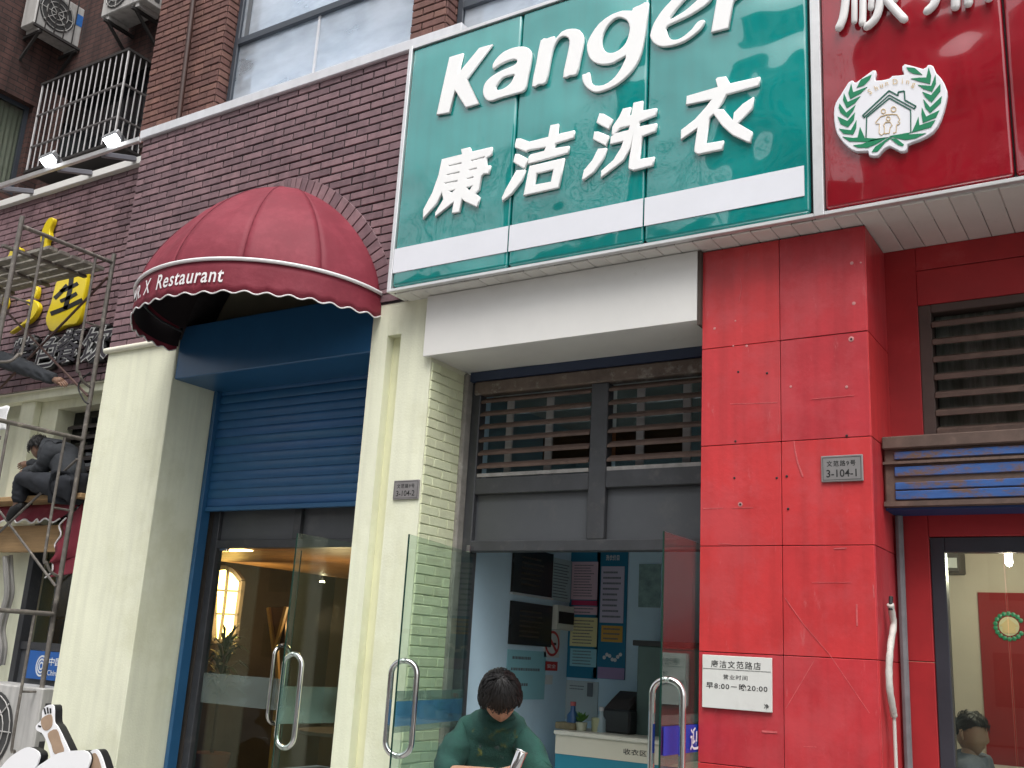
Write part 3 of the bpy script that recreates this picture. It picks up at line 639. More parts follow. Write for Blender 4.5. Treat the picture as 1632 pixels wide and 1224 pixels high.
# emblem
S7 = 1404/218; OE = (1310,80); YE = YS-.03
EM = flat_shape('emblem', [pxpoly([(520,205),(555,230),(545,310),(690,290),(720,262),(840,250),(822,200),(850,140),(1040,190),(1085,150),(1140,160),(1170,230),(1225,290),(1280,400),(1275,520),(1220,710),(1140,840),(1000,920),(880,965),(870,1025),(800,1040),(690,985),(610,1040),(570,1085),(480,1080),(470,1035),(350,1040),(260,990),(180,900),(135,800),(120,640),(140,540),(190,460),(270,330),(320,310),(350,330)], OE, S7, YE, 2)], YE, .03, mat('emblem_white', (.80,.80,.84), .4), RS, bev=.005)
leafs = [[(355,385),(400,300),(510,250),(490,300),(430,360)],[(300,340),(320,430),(465,375),(400,440),(290,500),(270,440)],[(225,440),(265,530),(395,470),(340,540),(255,595),(215,510)],[(180,545),(250,640),(345,560),(320,620),(265,695),(190,640),(170,590)],
 [(160,680),(260,725),(340,635),(325,720),(265,790),(190,755)],[(175,805),(295,820),(355,715),(350,800),(320,865),(220,855)],[(210,885),(320,900),(365,895),(390,785),(440,900),(560,905),(690,890),(480,940),(280,935)],
 [(320,975),(420,960),(510,920),(680,890),(560,960),(470,1000),(370,1000)],[(510,1045),(545,990),(690,895),(720,890),(650,945),(570,1040)],[(700,905),(760,905),(840,965),(830,985),(780,970)],
 [(865,175),(950,180),(1030,250),(940,240),(890,215)],[(910,290),(1000,280),(1070,280),(1095,175),(1120,260),(1110,345),(1000,320)],[(985,355),(1120,365),(1165,250),(1170,340),(1130,425),(1040,395)],[(1030,425),(1120,460),(1215,345),(1215,420),(1125,535),(1060,480)],
 [(1040,500),(1110,585),(1230,470),(1220,540),(1110,645),(1060,590)],[(1025,585),(1070,680),(1205,615),(1170,690),(1035,745),(1020,660)],[(990,680),(1000,770),(1165,715),(1120,790),(920,845),(960,760)],[(690,880),(920,840),(880,865),(1070,850),(960,905),(860,920),(760,900)]]
M_lf = mat('emblem_green', (.0,.20,.085), .4); M_dg = mat('emblem_dark_green', (.01,.11,.075), .4); M_gold = mat('emblem_gold', (.62,.45,.22), .4)
for l in leafs: flat_shape('wreath_leaf', [pxpoly(l, OE, S7, YE-.003)], YE-.003, .0025, M_lf, EM)
for l, w in (([(415,672),(688,415),(780,465),(782,428),(845,418),(850,510),(965,574),(945,602)],14),([(432,688),(690,458),(948,600)],12),([(415,672),(440,692)],14),([(455,690),(692,490),(912,612)],12),([(458,690),(452,895)],12),([(910,612),(912,838)],12)):
    for a, b in zip(l, l[1:]):
        flat_shape('house_line', [pxpoly(stroke([a,b], w), OE, S7, YE-.003)], YE-.003, .0025, M_dg, EM)
def circ(x, y, r, n=18): return [(x+r*math.cos(2*math.pi*k/n), y+r*math.sin(2*math.pi*k/n)) for k in range(n+1)]
for l in (circ(630,625,22), circ(735,605,25), circ(680,700,20), [(660,660),(600,680),(550,740),(555,755),(590,755),(585,850),(610,870),(640,850),(640,780)], [(660,660),(720,655),(770,660),(800,710),(780,735),(800,745),(790,760),(765,765),(760,840),(730,850)], [(640,780),(630,770),(650,740),(700,735),(720,770),(700,790),(690,850),(670,850),(640,855)]):
    flat_shape('family_line', [pxpoly(stroke(a, 7), OE, S7, YE-.003) for a in (l,)], YE-.003, .0022, M_gold, EM)
for ch, x, y, rot, w in (('S',490,425,.55,46),('h',555,385,.45,40),('u',610,365,.32,40),('n',665,345,.22,40),('D',752,322,.05,44),('i',825,318,-.05,16),('n',880,328,-.2,38),('g',935,362,-.35,38)):
    me = text_mesh(ch, .0, 0, 0); xs = [v.co.x for v in me.vertices]; ys = [v.co.y for v in me.vertices]; cx = (min(xs)+max(xs))/2; cyy = (min(ys)+max(ys))/2
    for v in me.vertices:
        lx, ly = (v.co.x-cx)*78, -(v.co.y-cyy)*78; X = x+lx*math.cos(-rot)-ly*math.sin(-rot); Y_ = y+lx*math.sin(-rot)+ly*math.cos(-rot)
        p = A(OE[0]+X/S7, OE[1]+Y_/S7, YE-.004); v.co = p
    fin(me, 'lettering', M_gold, EM)

# ================================================================== soffit boards under the signs
SF = thing('soffit', 'pale boarded soffit under the green and red signs', 'soffit', (-2,.1,4.0))
bme = MB().box(0, .118, 0, .64, 0, .012)
x = xl+.05; k = 0; b0 = None
while x < 1.4:
    if b0 is None: b0 = bme.build('board', M_whiteboard, SF, bevel=.004); o = b0
    else: o = b0.copy(); COL.objects.link(o)
    o.location = (x, YS+.034 if x > -4.5 else YS+.034, 3.992+random.uniform(-.0015,.0015)); x += .1215
    if x < -1.35 or True: pass
MB().box(xl+.05, 1.4, -.16, .45, 4.0055+.004, 4.0108).build('board_joint', mat('soffit_gap', (.16,.13,.11), .9), SF)
# ================================================================== white fascia box over the laundry door
FX = thing('fascia_box', 'white boxed fascia panel above the laundry door, gap at one end', 'fascia', (-3.35,.2,3.53))
MB().box(-4.41, -2.325, -.05, -.02, 3.532, 3.985).build('front_panel', M_white, FX, bevel=.002)
MB().box(-4.405, -3.75, -.019, .475, 3.535, 3.55).build('underside', M_white, FX, bevel=.002)
MB().box(-3.746, -2.33, -.019, .475, 3.531, 3.546).build('underside', M_white, FX, bevel=.002)
MB().box(-2.324, -2.303, -.045, .47, 3.505, 3.985).build('end_gap', mat('gap_brown', (.07,.05,.04), .9), FX)
# ================================================================== laundry shopfront frame
LF = thing('shopfront_frame', 'dark steel laundry shopfront with louvres above grey panels', 'door frame', (-3.3,.5,0))
ya, yb = .475, .56
MB().box(-4.328, -4.25, ya, yb, -.03, 3.46).box(-2.36, -2.29, ya, yb, -.03, 3.46).box(-3.315, -3.185, ya-.004, yb, 2.281, 3.36).box(-4.25, -3.315, ya, yb, 2.615, 2.735).box(-3.185, -2.36, ya, yb, 2.625, 2.745).box(-4.25, -2.36, ya-.006, yb, 2.205, 2.281).build('frame', M_dark, LF, bevel=.006)
MB().box(-4.30, -2.29, ya-.02, yb, 3.36, 3.46).build('header_beam', M_rusthead, LF, bevel=.01)
MB().box(-4.33, -2.29, .44, yb, 3.462, 3.53).build('header_strip', mat('dark_blue_strip', (.03,.045,.09), .5), LF)
for a, b, zt_ in ((-4.25,-3.315,2.615),(-3.185,-2.36,2.625)): MB().box(a+.002, b-.002, .515, .53, 2.281, zt_).build('panel', M_darkpanel, LF)
for a, b in ((-4.24,-3.32),(-3.18,-2.365)):
    s0_ = MB().hexa([(a,.47,0),(b,.47,0),(b,.525,.035),(a,.525,.035)], [(a,.47,.022),(b,.47,.022),(b,.525,.055),(a,.525,.055)]).build('louvre_slat', M_rust, LF, bevel=.003); s0_.location.z = 2.80
    for k in range(1, 6):
        o = s0_.copy(); COL.objects.link(o); o.location.z = 2.80+k*.098
    MB().box(a, b, .478, .5, 2.742, 2.768).build('louvre_sill', mat('worn_sill', (.26,.25,.24), .7, var=.3, vscale=12), LF)
    # glazing behind the slats
    MB().box(a, b, .60, .606, 2.70, 3.36).build('pane', M_darkglass, LF)
    for x in (a+.16, a+.50): MB().box(x, x+.055, .585, .60, 2.74, 3.36).build('mullion', mat('white_upvc', (.50,.50,.50), .5), LF)
# wooden valance/old counter behind the louvres
tag(MB().box(-3.80, -2.72, .66, .68, 2.88, 3.06).build('wooden_board', mat('orange_wood', (.24,.095,.03), .5, var=.3, vscale=5, stretch=(1,1,12))), 'orange wooden board showing behind the louvres', 'board')

# ================================================================== red clad pillar
RP = thing('red_pillar', 'pillar clad in scuffed red panels beside the laundry door', 'pillar', (-1.8,.2,-.03))
MB().box(-2.298, -1.335, .010, .45, -.03, 4.0).build('core', M_joint, RP)
zj = [-.03, .41, 1.0, 1.587, 2.172, 2.757, 3.354, 3.985]; xj1 = -1.823
for a, b in zip(zj, zj[1:]):
    for c, d in ((-2.305,xj1),(xj1,-1.331)):
        j = random.uniform(-.0015,.0015)
        MB().box(c+.0018, d-.0018, -.012+j, .0098, a+.002, b-.002).build('panel', M_redp, RP, bevel=.002)
    MB().box(-1.3348, -1.327, -.008, .452, a+.002, b-.002).build('side_panel', M_redp, RP, bevel=.002)
# screw holes, scratches, filler spots and tape marks left on the cladding
q = MB(); q2 = MB(); q3 = MB()
for x, y in ((172,983),(195,1086),(337,983),(376,976),(381,1103),(610,818),(628,441),(187,569),(299,574),(176,840)):
    p = A(1100+x*.4086, 360+y*.4086, -.0145); q.lathe([(.0005,-.002),(.006,-.001),(.008,.003)], p, 'y', 8)
for x, y, r in ((638,302,.010),(392,627,.008),(610,628,.007),(665,143,.006),(628,441,.012),(630,145,.009),(195,1086,.014),(176,370,.006),(95,400,.007),(168,468,.006),(220,468,.006)):
    p = A(1100+x*.4086, 360+y*.4086, -.0135)
    q2.lathe([(r*random.uniform(.8,1.4),.0005),(r*.7,-.0004),(.0005,-.0006)], p, 'y', 9)
for pts, w in (([(405,838),(410,880),(420,925),(440,978)],.009),([(196,205),(200,240),(190,300)],.003),([(155,694),(250,692),(340,688)],.004),([(470,676),(560,668),(640,660)],.003)):
    P = [A(1100+x*.4086, 360+y*.4086, -.0138) for x, y in pts]
    for a, b in zip(P, P[1:]): q3.bar(a, b, .0012, w*random.uniform(.6,1.2), up=(b-a).normalized().cross(Vector((0,1,0))))
S6 = .3464
for pts, w in (([(435,440),(520,560),(640,700),(825,972)],.005),([(570,730),(440,950)],.004),([(560,370),(740,370)],.003),([(766,470),(768,570)],.012),([(842,380),(846,440)],.012),([(330,1055),(400,1060)],.016),([(660,215),(720,212)],.010),([(60,30),(150,28)],.006),([(190,29),(290,26)],.004),([(130,190),(190,194)],.006),([(520,1125),(580,1128)],.005)):
    P = [A(1100+x*S6, 800+y*S6, -.0138) for x, y in pts]
    for a, b in zip(P, P[1:]): q3.bar(a, b, .0012, w*random.uniform(.45,.8), up=(b-a).normalized().cross(Vector((0,1,0))))
q.build('screw_hole', M_black, RP); q2.build('filler_spot', mat('pink_filler', (.50,.22,.21), .8, var=.3, vscale=40), RP); q3.build('scratch', mat('scratch_pink', (.54,.10,.105), .7, var=.3, vscale=30), RP)

# ================================================================== address plates and opening hours
M_plate = mat('grey_metal_plate', (.30,.285,.28), .4, metal=.5, var=.1, vscale=12); M_ink = mat('black_ink', (.012,.012,.012), .5)
def plate(label, tl, br, Y, t2, blur=False):
    a, b = A(*tl, Y), A(*br, Y); t = thing('address_plate', label, 'address plate', ((a.x+b.x)/2, Y, b.z))
    MB().box(a.x, b.x, Y, Y+.012, b.z, a.z).build('plate', M_plate, t, bevel=.003)
    w, h = b.x-a.x, a.z-b.z; e = .07*h
    bd = MB()
    for x0, x1, z0, z1 in ((a.x+e,b.x-e,a.z-e-.002,a.z-e),(a.x+e,b.x-e,b.z+e,b.z+e+.002),(a.x+e,a.x+e+.002,b.z+e,a.z-e),(b.x-e-.002,b.x-e,b.z+e,a.z-e)): bd.box(x0, x1, Y-.0012, Y-.0004, z0, z1)
    bd.build('border', M_ink, t)
    text_fit('文范路9号', a.x+w*.14, b.x-w*.17, b.z+h*.58, b.z+h*.80, Y-.001, M_ink, t, bold=.012, spacing=1.25)
    text_fit(t2, a.x+w*.13, b.x-w*.15, b.z+h*.17, b.z+h*.46, Y-.001, M_ink, t, bold=.012)
plate('grey metal address plate on the red pillar', (1308,727), (1376,766), -.025, '3-104-1')
plate('small grey address plate on the grooved cream pillar', (628,766), (666,795), -.014, '3-104-2')
a, b = A(1119,1043,-.03), A(1231,1136,-.03)
a.x, b.x = A(1119,1090,-.03).x, A(1230,1090,-.03).x
HS = thing('opening_hours_sign', 'white opening hours board on the red pillar', 'sign', ((a.x+b.x)/2,-.03,b.z))
MB().box(a.x, b.x, -.03, -.016, b.z, a.z).build('board', mat('white_board', (.66,.66,.63), .35, var=.05, dirt=(.5,.5,.46), dscale=8, damt=.3), HS, bevel=.002)
w, h = b.x-a.x, a.z-b.z
MB().box(a.x+.004, b.x-.004, -.0312, -.0302, b.z+h*.735, b.z+h*.742).build('rule', M_ink, HS)
text_fit('康洁文范路店', a.x+w*.13, a.x+w*.85, b.z+h*.765, b.z+h*.905, -.031, M_ink, HS, bold=.006, spacing=1.2)
text_fit('营业时间', a.x+w*.31, a.x+w*.66, b.z+h*.555, b.z+h*.645, -.031, M_ink, HS, bold=.004, spacing=1.15)
text_fit('早8:00－晚20:00', a.x+w*.06, a.x+w*.94, b.z+h*.36, b.z+h*.485, -.031, M_ink, HS, bold=.012, spacing=1.15)
text_fit('净', a.x+w*.89, a.x+w*.96, b.z+h*.06, b.z+h*.15, -.031, M_ink, HS, bold=.01)

# ================================================================== the red shop on the right
RW = thing('red_wall', 'recessed red wall around the shuttered shop window', 'wall', (.5,.5,-.03))
lx = A(1462,487,.45).x; lzt = A(1462,487,.45).z; lzb = 2.80
dx = A(1480,855,.45).x; dzt = A(1480,855,.45).z
MB().box(-1.40, lx, .453, .62, 2.80, 3.99).build('panel', M_redwall, RW, bevel=.003)
MB().box(lx+.001, 3.2, .451, .62, lzt, 3.84).build('panel', M_redwall, RW, bevel=.003)
MB().box(lx+.001, 3.2, .452, .62, 3.845, 3.99).build('panel', M_redwall, RW, bevel=.003)
MB().box(-1.40, dx-.002, .453, .62, 1.60, 2.395).build('panel', M_redwall, RW, bevel=.003)
MB().box(-1.40, dx-.002, .453, .62, .6, 1.596).build('panel', M_redwall, RW, bevel=.003)
MB().box(-1.40, dx-.002, .453, .62, -.03, .596).build('panel', M_redwall, RW, bevel=.003)
MB().box(dx, 3.2, .452, .62, dzt, 2.395).build('panel', M_redwall, RW, bevel=.003)
struct(MB().box(-2.0, 3.3, 1.4, 1.45, 2.86, 4.3).box(-2.0, 3.3, .63, 1.4, 4.25, 4.3).box(-2.05, -2.0, .63, 1.4, 2.86, 4.3).box(3.3, 3.35, .63, 1.4, 2.86, 4.3).build('louvre_light_block', M_int))  # unseen dark box added behind the louvre to stop sky light leaking through
LV = thing('louvre_window', 'brown louvred window in the recessed red wall', 'window', (.5,.5,2.8))
MB().box(lx, lx+.07, .46, .56, lzb, lzt).box(lx+.07, 3.2, .46, .56, lzt-.05, lzt).build('frame', mat('brown_frame', (.075,.05,.042), .6, var=.2), LV, bevel=.004)
s0_ = MB().hexa([(lx+.07,.455,0),(3.2,.455,0),(3.2,.53,.03),(lx+.07,.53,.03)], [(lx+.07,.455,.034),(3.2,.455,.034),(3.2,.53,.064),(lx+.07,.53,.064)]).build('louvre_slat', M_rust, LV, bevel=.004); s0_.location.z = lzb+.045
for k in range(1, 7):
    o = s0_.copy(); COL.objects.link(o); o.location.z = lzb+.045+k*.106
MB().box(lx+.07, 3.2, .57, .575, lzb, lzt).build('pane', glass('clear_glass'), LV)
MB().box(lx+.07, 3.2, .585, .595, lzb, lzt).build('blind', mat('grey_dusty_blind', (.36,.36,.34), .9, var=.4, vscale=5, stretch=(6,1,.8), streak=.5), LV)
RB = thing('shutter_box', 'rusty shutter box with peeling blue paint across the red shop', 'shutter', (.5,.3,2.4))
y0 = .205
MB().box(-1.318, 3.2, y0, .449, 2.40, 2.795).build('box', M_rust, RB, bevel=.01)
M_peel = mat('peeling_blue', (.03,.095,.29), .55, var=.2, vscale=6, dirt=(.13,.075,.055), dscale=4, damt=1.0, dcut=.475, stretch=(1.6,1,4))
for z0_, z1_ in ((2.662,2.706),(2.568,2.622),(2.495,2.535),(2.440,2.488)):
    MB().box(-1.26, 3.2, y0-.012, y0-.0005, z0_, z1_).build('painted_slat', M_peel, RB, bevel=.004)
MB().box(-1.318, 3.2, y0-.03, y0-.0005, 2.72, 2.79).build('top_angle', M_rust, RB, bevel=.006)
MB().box(-1.318, 3.2, y0-.022, y0-.0005, 2.636, 2.65).build('rib', M_rust, RB)
MB().box(-1.318, 3.2, y0-.022, y0-.0005, 2.404, 2.430).build('rib', M_rust, RB)
MB().box(-1.318, 3.2, y0+.01, .45, 2.388, 2.3995).build('underside', mat('dark_blue_underside', (.012,.035,.13), .6), RB)
# dark conduit in the corner and the taped pipe
tag(MB().tube([(-1.295,.42,-.03),(-1.295,.42,2.385)], .022, 8).build('conduit', mat('grey_conduit', (.16,.16,.17), .6, var=.2, vscale=9), None, smooth=True), 'grey conduit running down the corner behind the red pillar', 'pipe')
TP = thing('taped_pipe', 'white taped pipe hanging beside the red pillar', 'pipe', (-1.30,.2,-.03))
pts = [AX(1100+x*S6, 800+y*S6, -1.285) for x, y in ((921,470),(930,520),(935,570),(922,660),(915,760),(918,860),(930,940),(938,985))]
pl = [Vector(p) for p in pts]; cr = cat_rom(pl, 4, False)
MB().tube(cr, .019, 10, rad=[.0175+.0012*math.sin(i*2.3) for i in range(len(cr))]).build('tape', mat('white_tape', (.55,.53,.49), .65, var=.25, vscale=9, dirt=(.2,.18,.16), dscale=22, damt=.8, dcut=.6), TP, smooth='all')
MB().tube([pl[0]+Vector((0,.02,.04)), pl[0]+Vector((0,0,-.03))], .011, 8).build('pipe_end', M_black, TP, smooth=True)
MB().tube([pl[-1], pl[-1]+Vector((0,.01,-.5)), pl[-1]+Vector((0,.02,-1.1))], .009, 8).build('pipe', mat('pale_pipe', (.55,.54,.5), .6), TP, smooth=True)
# door of the red shop
RD = thing('shop_door_frame', 'dark blue door frame of the red shop with clear glass', 'door', (-.5,.5,-.03))
MB().box(dx, dx+.075, .47, .55, -.03, dzt-.002).box(dx+.075, 3.2, .47, .55, dzt-.085, dzt-.002).build('frame', mat('navy_frame', (.032,.034,.045), .45, var=.15), RD, bevel=.004)
gx = A(1600,900,.50).x
MB().box(dx+.076, gx-.003, .505, .515, -.03, dzt-.086).build('pane', M_glass, RD)
MB().box(gx+.003, 1.0, .52, .53, -.03, dzt-.086).build('pane', M_glass, RD)
# interior of the red shop
M_plaster = mat('warm_plaster', (.52,.44,.36), .9, var=.06, vscale=2)
RI = struct(MB().add([(-2.2,.64,-.02),(3,.64,-.02),(3,3.4,-.02),(-2.2,3.4,-.02)], [(0,1,2,3)]).build('shop_floor', mat('tile_floor', (.35,.33,.3), .4)))
struct(MB().box(-2.25, 3, 2.6, 2.7, 0, 2.8).build('shop_back_wall', M_plaster)); struct(MB().box(-2.25, -2.2, .64, 2.6, 0, 2.8).build('shop_side_wall', M_plaster)); struct(MB().box(-2.25, 3, .63, 2.7, 2.8, 2.85).build('shop_ceiling', mat('ceiling_white', (.6,.57,.52), .9)))
struct(MB().box(3, 3.05, .63, 2.7, 0, 2.8).build('shop_side_wall', M_plaster))
a, b = A(1558,944,2.58), A(1700,1200,2.58)
WP = thing('wall_banner', 'red wall banner with a small wreath emblem inside the shop', 'banner', (a.x+.5,2.58,1.0))
MB().box(a.x, b.x, 2.575, 2.598, .9, a.z).build('cloth', mat('banner_red', (.24,.012,.014), .8, var=.1), WP)
c = A(1608,998,2.56)
for k in range(16):
    t = math.radians(-60+k*300/15-90+60); r = .088; x, z = c.x+r*math.cos(t+math.pi/2+.5), c.z+r*math.sin(t+math.pi/2+.5)
    MB().lathe([(.001,-.004),(.017,-.002),(.017,.002),(.001,.004)], (x,2.565,z), 'y', 6).build('wreath_leaf', M_lf, WP)
MB().lathe([(.001,-.004),(.066,-.003),(.066,.002)], (c.x,2.568,c.z), 'y', 20).build('emblem_disc', mat('emblem_cream', (.6,.55,.35), .6), WP)
flat_shape('emblem_house', [[(c.x-.06,c.z),(c.x,c.z+.055),(c.x+.06,c.z),(c.x+.042,c.z),(c.x+.042,c.z-.05),(c.x-.042,c.z-.05),(c.x-.042,c.z)]], 2.557, .004, M_gold, WP)
p = A(1607,882,1.6)
BL = thing('hanging_bulb', 'lit white energy-saving bulb hanging inside the red shop', 'lamp', (p.x,1.6,p.z))
MB().tube([(p.x,1.6,p.z-.06),(p.x,1.6,p.z+.03)], .022, 10, dome=True).build('bulb', mat('bulb_glow', (1,1,1), .5, emit=(1,.96,.88), estr=30), BL, smooth=True)
MB().tube([(p.x,1.6,p.z+.03),(p.x,1.6,p.z+.09)], .016, 8).build('socket', M_black, BL)
MB().tube([(p.x,1.6,p.z+.09),(p.x,1.6,2.8)], .003, 6).build('cord', M_black, BL)
ll = bpy.data.lights.new('bulb_light', 'POINT'); ll.energy = 15; ll.color = (1,.86,.66); ll.shadow_soft_size = .05
lo = bpy.data.objects.new('bulb_light', ll); COL.objects.link(lo); lo.location = (p.x,1.55,p.z-.12); par(lo, BL)
a, b = A(1500,868,2.3), A(1530,912,2.3)
ST = thing('wall_speaker', 'small dark speaker box hanging in the corner of the red shop', 'speaker', ((a.x+b.x)/2,2.4,b.z))
MB().box(a.x, b.x, 2.3, 2.55, b.z, a.z+.05).build('cabinet', mat('dark_wood', (.06,.05,.045), .6), ST, bevel=.01)
MB().box(a.x+.02, a.x+.1, 2.285, 2.299, b.z+.03, b.z+.1).build('grille', mat('pale_grille', (.45,.44,.42), .6), ST)
tag(MB().box(-1.6, .6, 2.2, 2.55, .93, .97).build('wall_shelf', mat('shelf_white', (.55,.5,.45), .6)), 'pale wall shelf behind the seated person', 'shelf')

# ================================================================== laundry interior
M_lblue = mat('pale_blue_paint', (.54,.72,.84), .8, var=.06, vscale=2)
struct(MB().box(-4.6, -1.9, .56, 3.2, -.06, -.02).build('laundry_floor', mat('laundry_tile', (.5,.5,.48), .35)))
struct(MB().box(-4.6, -1.9, 2.1, 2.2, 0, 3.42).build('laundry_back_wall', M_lblue)); struct(MB().box(-4.6, -4.33, .57, 2.1, 0, 3.5).build('laundry_side_wall', M_lblue)); struct(MB().box(-1.95, -1.9, .56, 2.1, 0, 3.42).build('laundry_side_wall', M_lblue)); struct(MB().box(-4.33, -1.95, .62, 2.1, 3.42, 3.5).build('laundry_ceiling', mat('ceiling_white2', (.6,.6,.58), .9)))
YB = 2.098
XW = -4.328
def side_poster(name, label, tl, br, m, cat='poster', th=.006):
    a, b = AX(*tl, XW), AX(*br, XW); t = thing(name, label, cat, (XW,(a.y+b.y)/2,b.z))
    MB().box(XW+.0005, XW+th, a.y, b.y, b.z, a.z).build('sheet', m, t); return t, a, b
def side_lines(t, a, b, n, x0, x1, z0, z1, X, m, h=.35):
    for k in range(n):
        z = a.z-(a.z-b.z)*(z0+(z1-z0)*(k+.5)/n); hh = (a.z-b.z)*(z1-z0)/n*h
        L_ = x0+(x1-x0)*random.uniform(.75,1); q = MB(); x = x0
        while x < L_:
            wd = random.uniform(.02,.05); q.box(X+.0002, X+.0012, a.y+(b.y-a.y)*x, a.y+(b.y-a.y)*min(x+wd,L_), z-hh/2, z+hh/2); x += wd+.012
        q.build('text_line', m, t)
def poster(name, label, tl, br, m, cat='poster', Y=YB, th=.006, group=None):
    a, b = A(*tl, Y), A(*br, Y); t = thing(name, label, cat, ((a.x+b.x)/2, Y, b.z), group)
    MB().box(a.x, b.x, Y-th, Y-.0005, b.z, a.z).build('sheet', m, t); return t, a, b
def lines(t, a, b, n, x0, x1, z0, z1, Y, m, h=.35):
    for k in range(n):
        z = a.z-(a.z-b.z)*(z0+(z1-z0)*(k+.5)/n); hh = (a.z-b.z)*(z1-z0)/n*h
        L_ = x0+(x1-x0)*random.uniform(.75,1); q = MB(); x = x0
        while x < L_:
            wd = random.uniform(.02,.05); q.box(a.x+(b.x-a.x)*x, a.x+(b.x-a.x)*min(x+wd,L_), Y-.0012, Y-.0002, z-hh/2, z+hh/2); x += wd+.012
        q.build('text_line', m, t)
S7b = 520/1575
def Z7(x, y): return (600+x*S7b, 820+y*S7b)
M_board = mat('black_notice_board', (.018,.016,.014), .25, var=.2); M_txt = mat('print_grey', (.12,.14,.16), .7); M_pale = mat('print_pale', (.055,.045,.028), .7)
t, a, b = side_poster('notice_board', 'upper black framed notice board on the pale blue wall', Z7(658,150), Z7(836,402), M_board, 'notice board', th=.02); side_lines(t, a, b, 6, .2, .8, .15, .85, XW+.02, M_pale)
MB().box(XW+.0005, XW+.03, a.y-.01, b.y+.01, b.z-.018, b.z-.001).build('ledge', M_alu, t)
t, a, b = side_poster('notice_board', 'lower black framed notice board on the pale blue wall', Z7(645,415), Z7(832,640), M_board, 'notice board', th=.02); side_lines(t, a, b, 6, .2, .8, .15, .85, XW+.02, M_pale)
t, a, b = side_poster('notice_sheet', 'pale notice sheet beside the black boards', Z7(845,205), Z7(932,425), mat('notice_pale', (.42,.55,.58), .6)); side_lines(t, a, b, 12, .1, .92, .1, .95, XW+.006, M_txt)
t, a, b = side_poster('glass_notice', 'pale teal notice sheet with dark text lines under the black boards', Z7(632,650), Z7(806,892), mat('teal_sheet', (.25,.52,.58), .3)); side_lines(t, a, b, 1, .12, .6, .12, .2, XW+.006, M_txt, .7); side_lines(t, a, b, 1, .1, .97, .35, .43, XW+.006, M_txt, .7); side_lines(t, a, b, 1, .3, .55, .66, .74, XW+.006, M_txt, .7)
t, a, b = side_poster('wall_box', 'white wall meter box with a black screen', Z7(850,435), Z7(928,562), mat('meter_white', (.62,.64,.58), .5), 'meter box', th=.05)
MB().box(XW+.0505, XW+.056, a.y+.02, b.y-.02, b.z+.05, a.z-.05).build('screen', M_black, t)
t, a, b = side_poster('no_smoking_sign', 'round red no smoking sign on a white card', Z7(812,552), Z7(878,692), mat('card_white', (.6,.63,.63), .6), 'sign')
RR = mat('sign_red', (.45,.03,.03), .5); cy_, cz_ = (a.y+b.y)/2, (a.z+b.z)/2; r = (b.y-a.y)*.48; rz = (a.z-b.z)*.46
q = MB(); n_ = 28
vs_ = [(XW+.0075, cy_+r*s_*math.cos(6.2832*k/n_), cz_+rz*s_*math.sin(6.2832*k/n_)) for s_ in (1,.8) for k in range(n_)]
q.add(vs_, [(k,(k+1)%n_,n_+(k+1)%n_,n_+k) for k in range(n_)]); q.build('red_ring', RR, t, solid=.001)
MB().bar((XW+.0085,cy_-r*.62,cz_+rz*.62), (XW+.0085,cy_+r*.62,cz_-rz*.62), .002, .025, up=(0,1,1)).build('red_bar', RR, t)
MB().box(XW+.0065, XW+.0072, cy_-r*.5, cy_+r*.55, cz_-.012, cz_+.008).build('cigarette', M_ink, t)
t, a, b = side_poster('warning_card', 'small red warning card under the no smoking sign', Z7(812,708), Z7(870,755), RR, 'sign'); text_fit('安全', a.y+.03, b.y-.03, b.z+.02, a.z-.02, XW+.0075, mat('card_text', (.7,.7,.7), .6), t, bold=.01, plane='X')
t, a, b = side_poster('small_card', 'small pale card below the red warning card', Z7(814,775), Z7(846,820), mat('card_white', (.6,.63,.63), .6), 'card')
M_tealp = mat('price_board_blue', (.01,.16,.28), .5)
t, a, b = poster('price_board', 'blue price board with a pink and a yellow list', Z7(920,168), Z7(1066,795), M_tealp, 'price board', th=.012)
def pane_on(t, tl, br, m, n=0, name='list', mt=None):
    a, b = A(*tl, YB-.016), A(*br, YB-.016); MB().box(a.x, b.x, YB-.016, YB-.0125, b.z, a.z).build(name, m, t)
    if n: lines(t, a, b, n, .1, .9, .06, .94, YB-.016, mt or M_txt)
M_pink = mat('list_pink', (.58,.42,.50), .6); M_yel = mat('list_yellow', (.62,.58,.30), .6); M_hot = mat('rose_band', (.42,.03,.10), .6); M_cyan = mat('list_cyan', (.25,.52,.60), .6)
pane_on(t, Z7(945,228), Z7(1064,412), M_pink, 12); pane_on(t, Z7(942,414), Z7(1064,440), M_hot, 0, 'band'); pane_on(t, Z7(942,442), Z7(1064,485), M_pink, 2); pane_on(t, Z7(938,495), Z7(1062,640), M_yel, 8); pane_on(t, Z7(936,645), Z7(1060,738), M_cyan, 5)
t, a, b = poster('price_board', 'dark blue price board with a lilac list and an orange card', Z7(1070,160), Z7(1200,800), M_tealp, 'price board', th=.012)
text_px('洗衣价目', Z7(1108,195), Z7(1172,222), YB-.0135, mat('card_text', (.7,.7,.7), .6), t, bold=.01)
pane_on(t, Z7(1086,250), Z7(1190,525), mat('list_lilac', (.50,.46,.58), .6), 9); pane_on(t, Z7(1086,535), Z7(1186,618), mat('list_orange', (.55,.32,.06), .6), 3); pane_on(t, Z7(1068,735), Z7(1195,798), mat('list_violet', (.34,.24,.42), .6), 0, 'band')
for k in range(7):
    x, y = Z7(1100+k*13, 690-14*math.sin(k*1.3)); p = A(x, y, YB-.016); MB().lathe([(.001,-.003),(.016,-.002),(.012,.003)], p, 'y', 7).build('flower_print', mat('flower_white', (.6,.62,.62), .6), t)
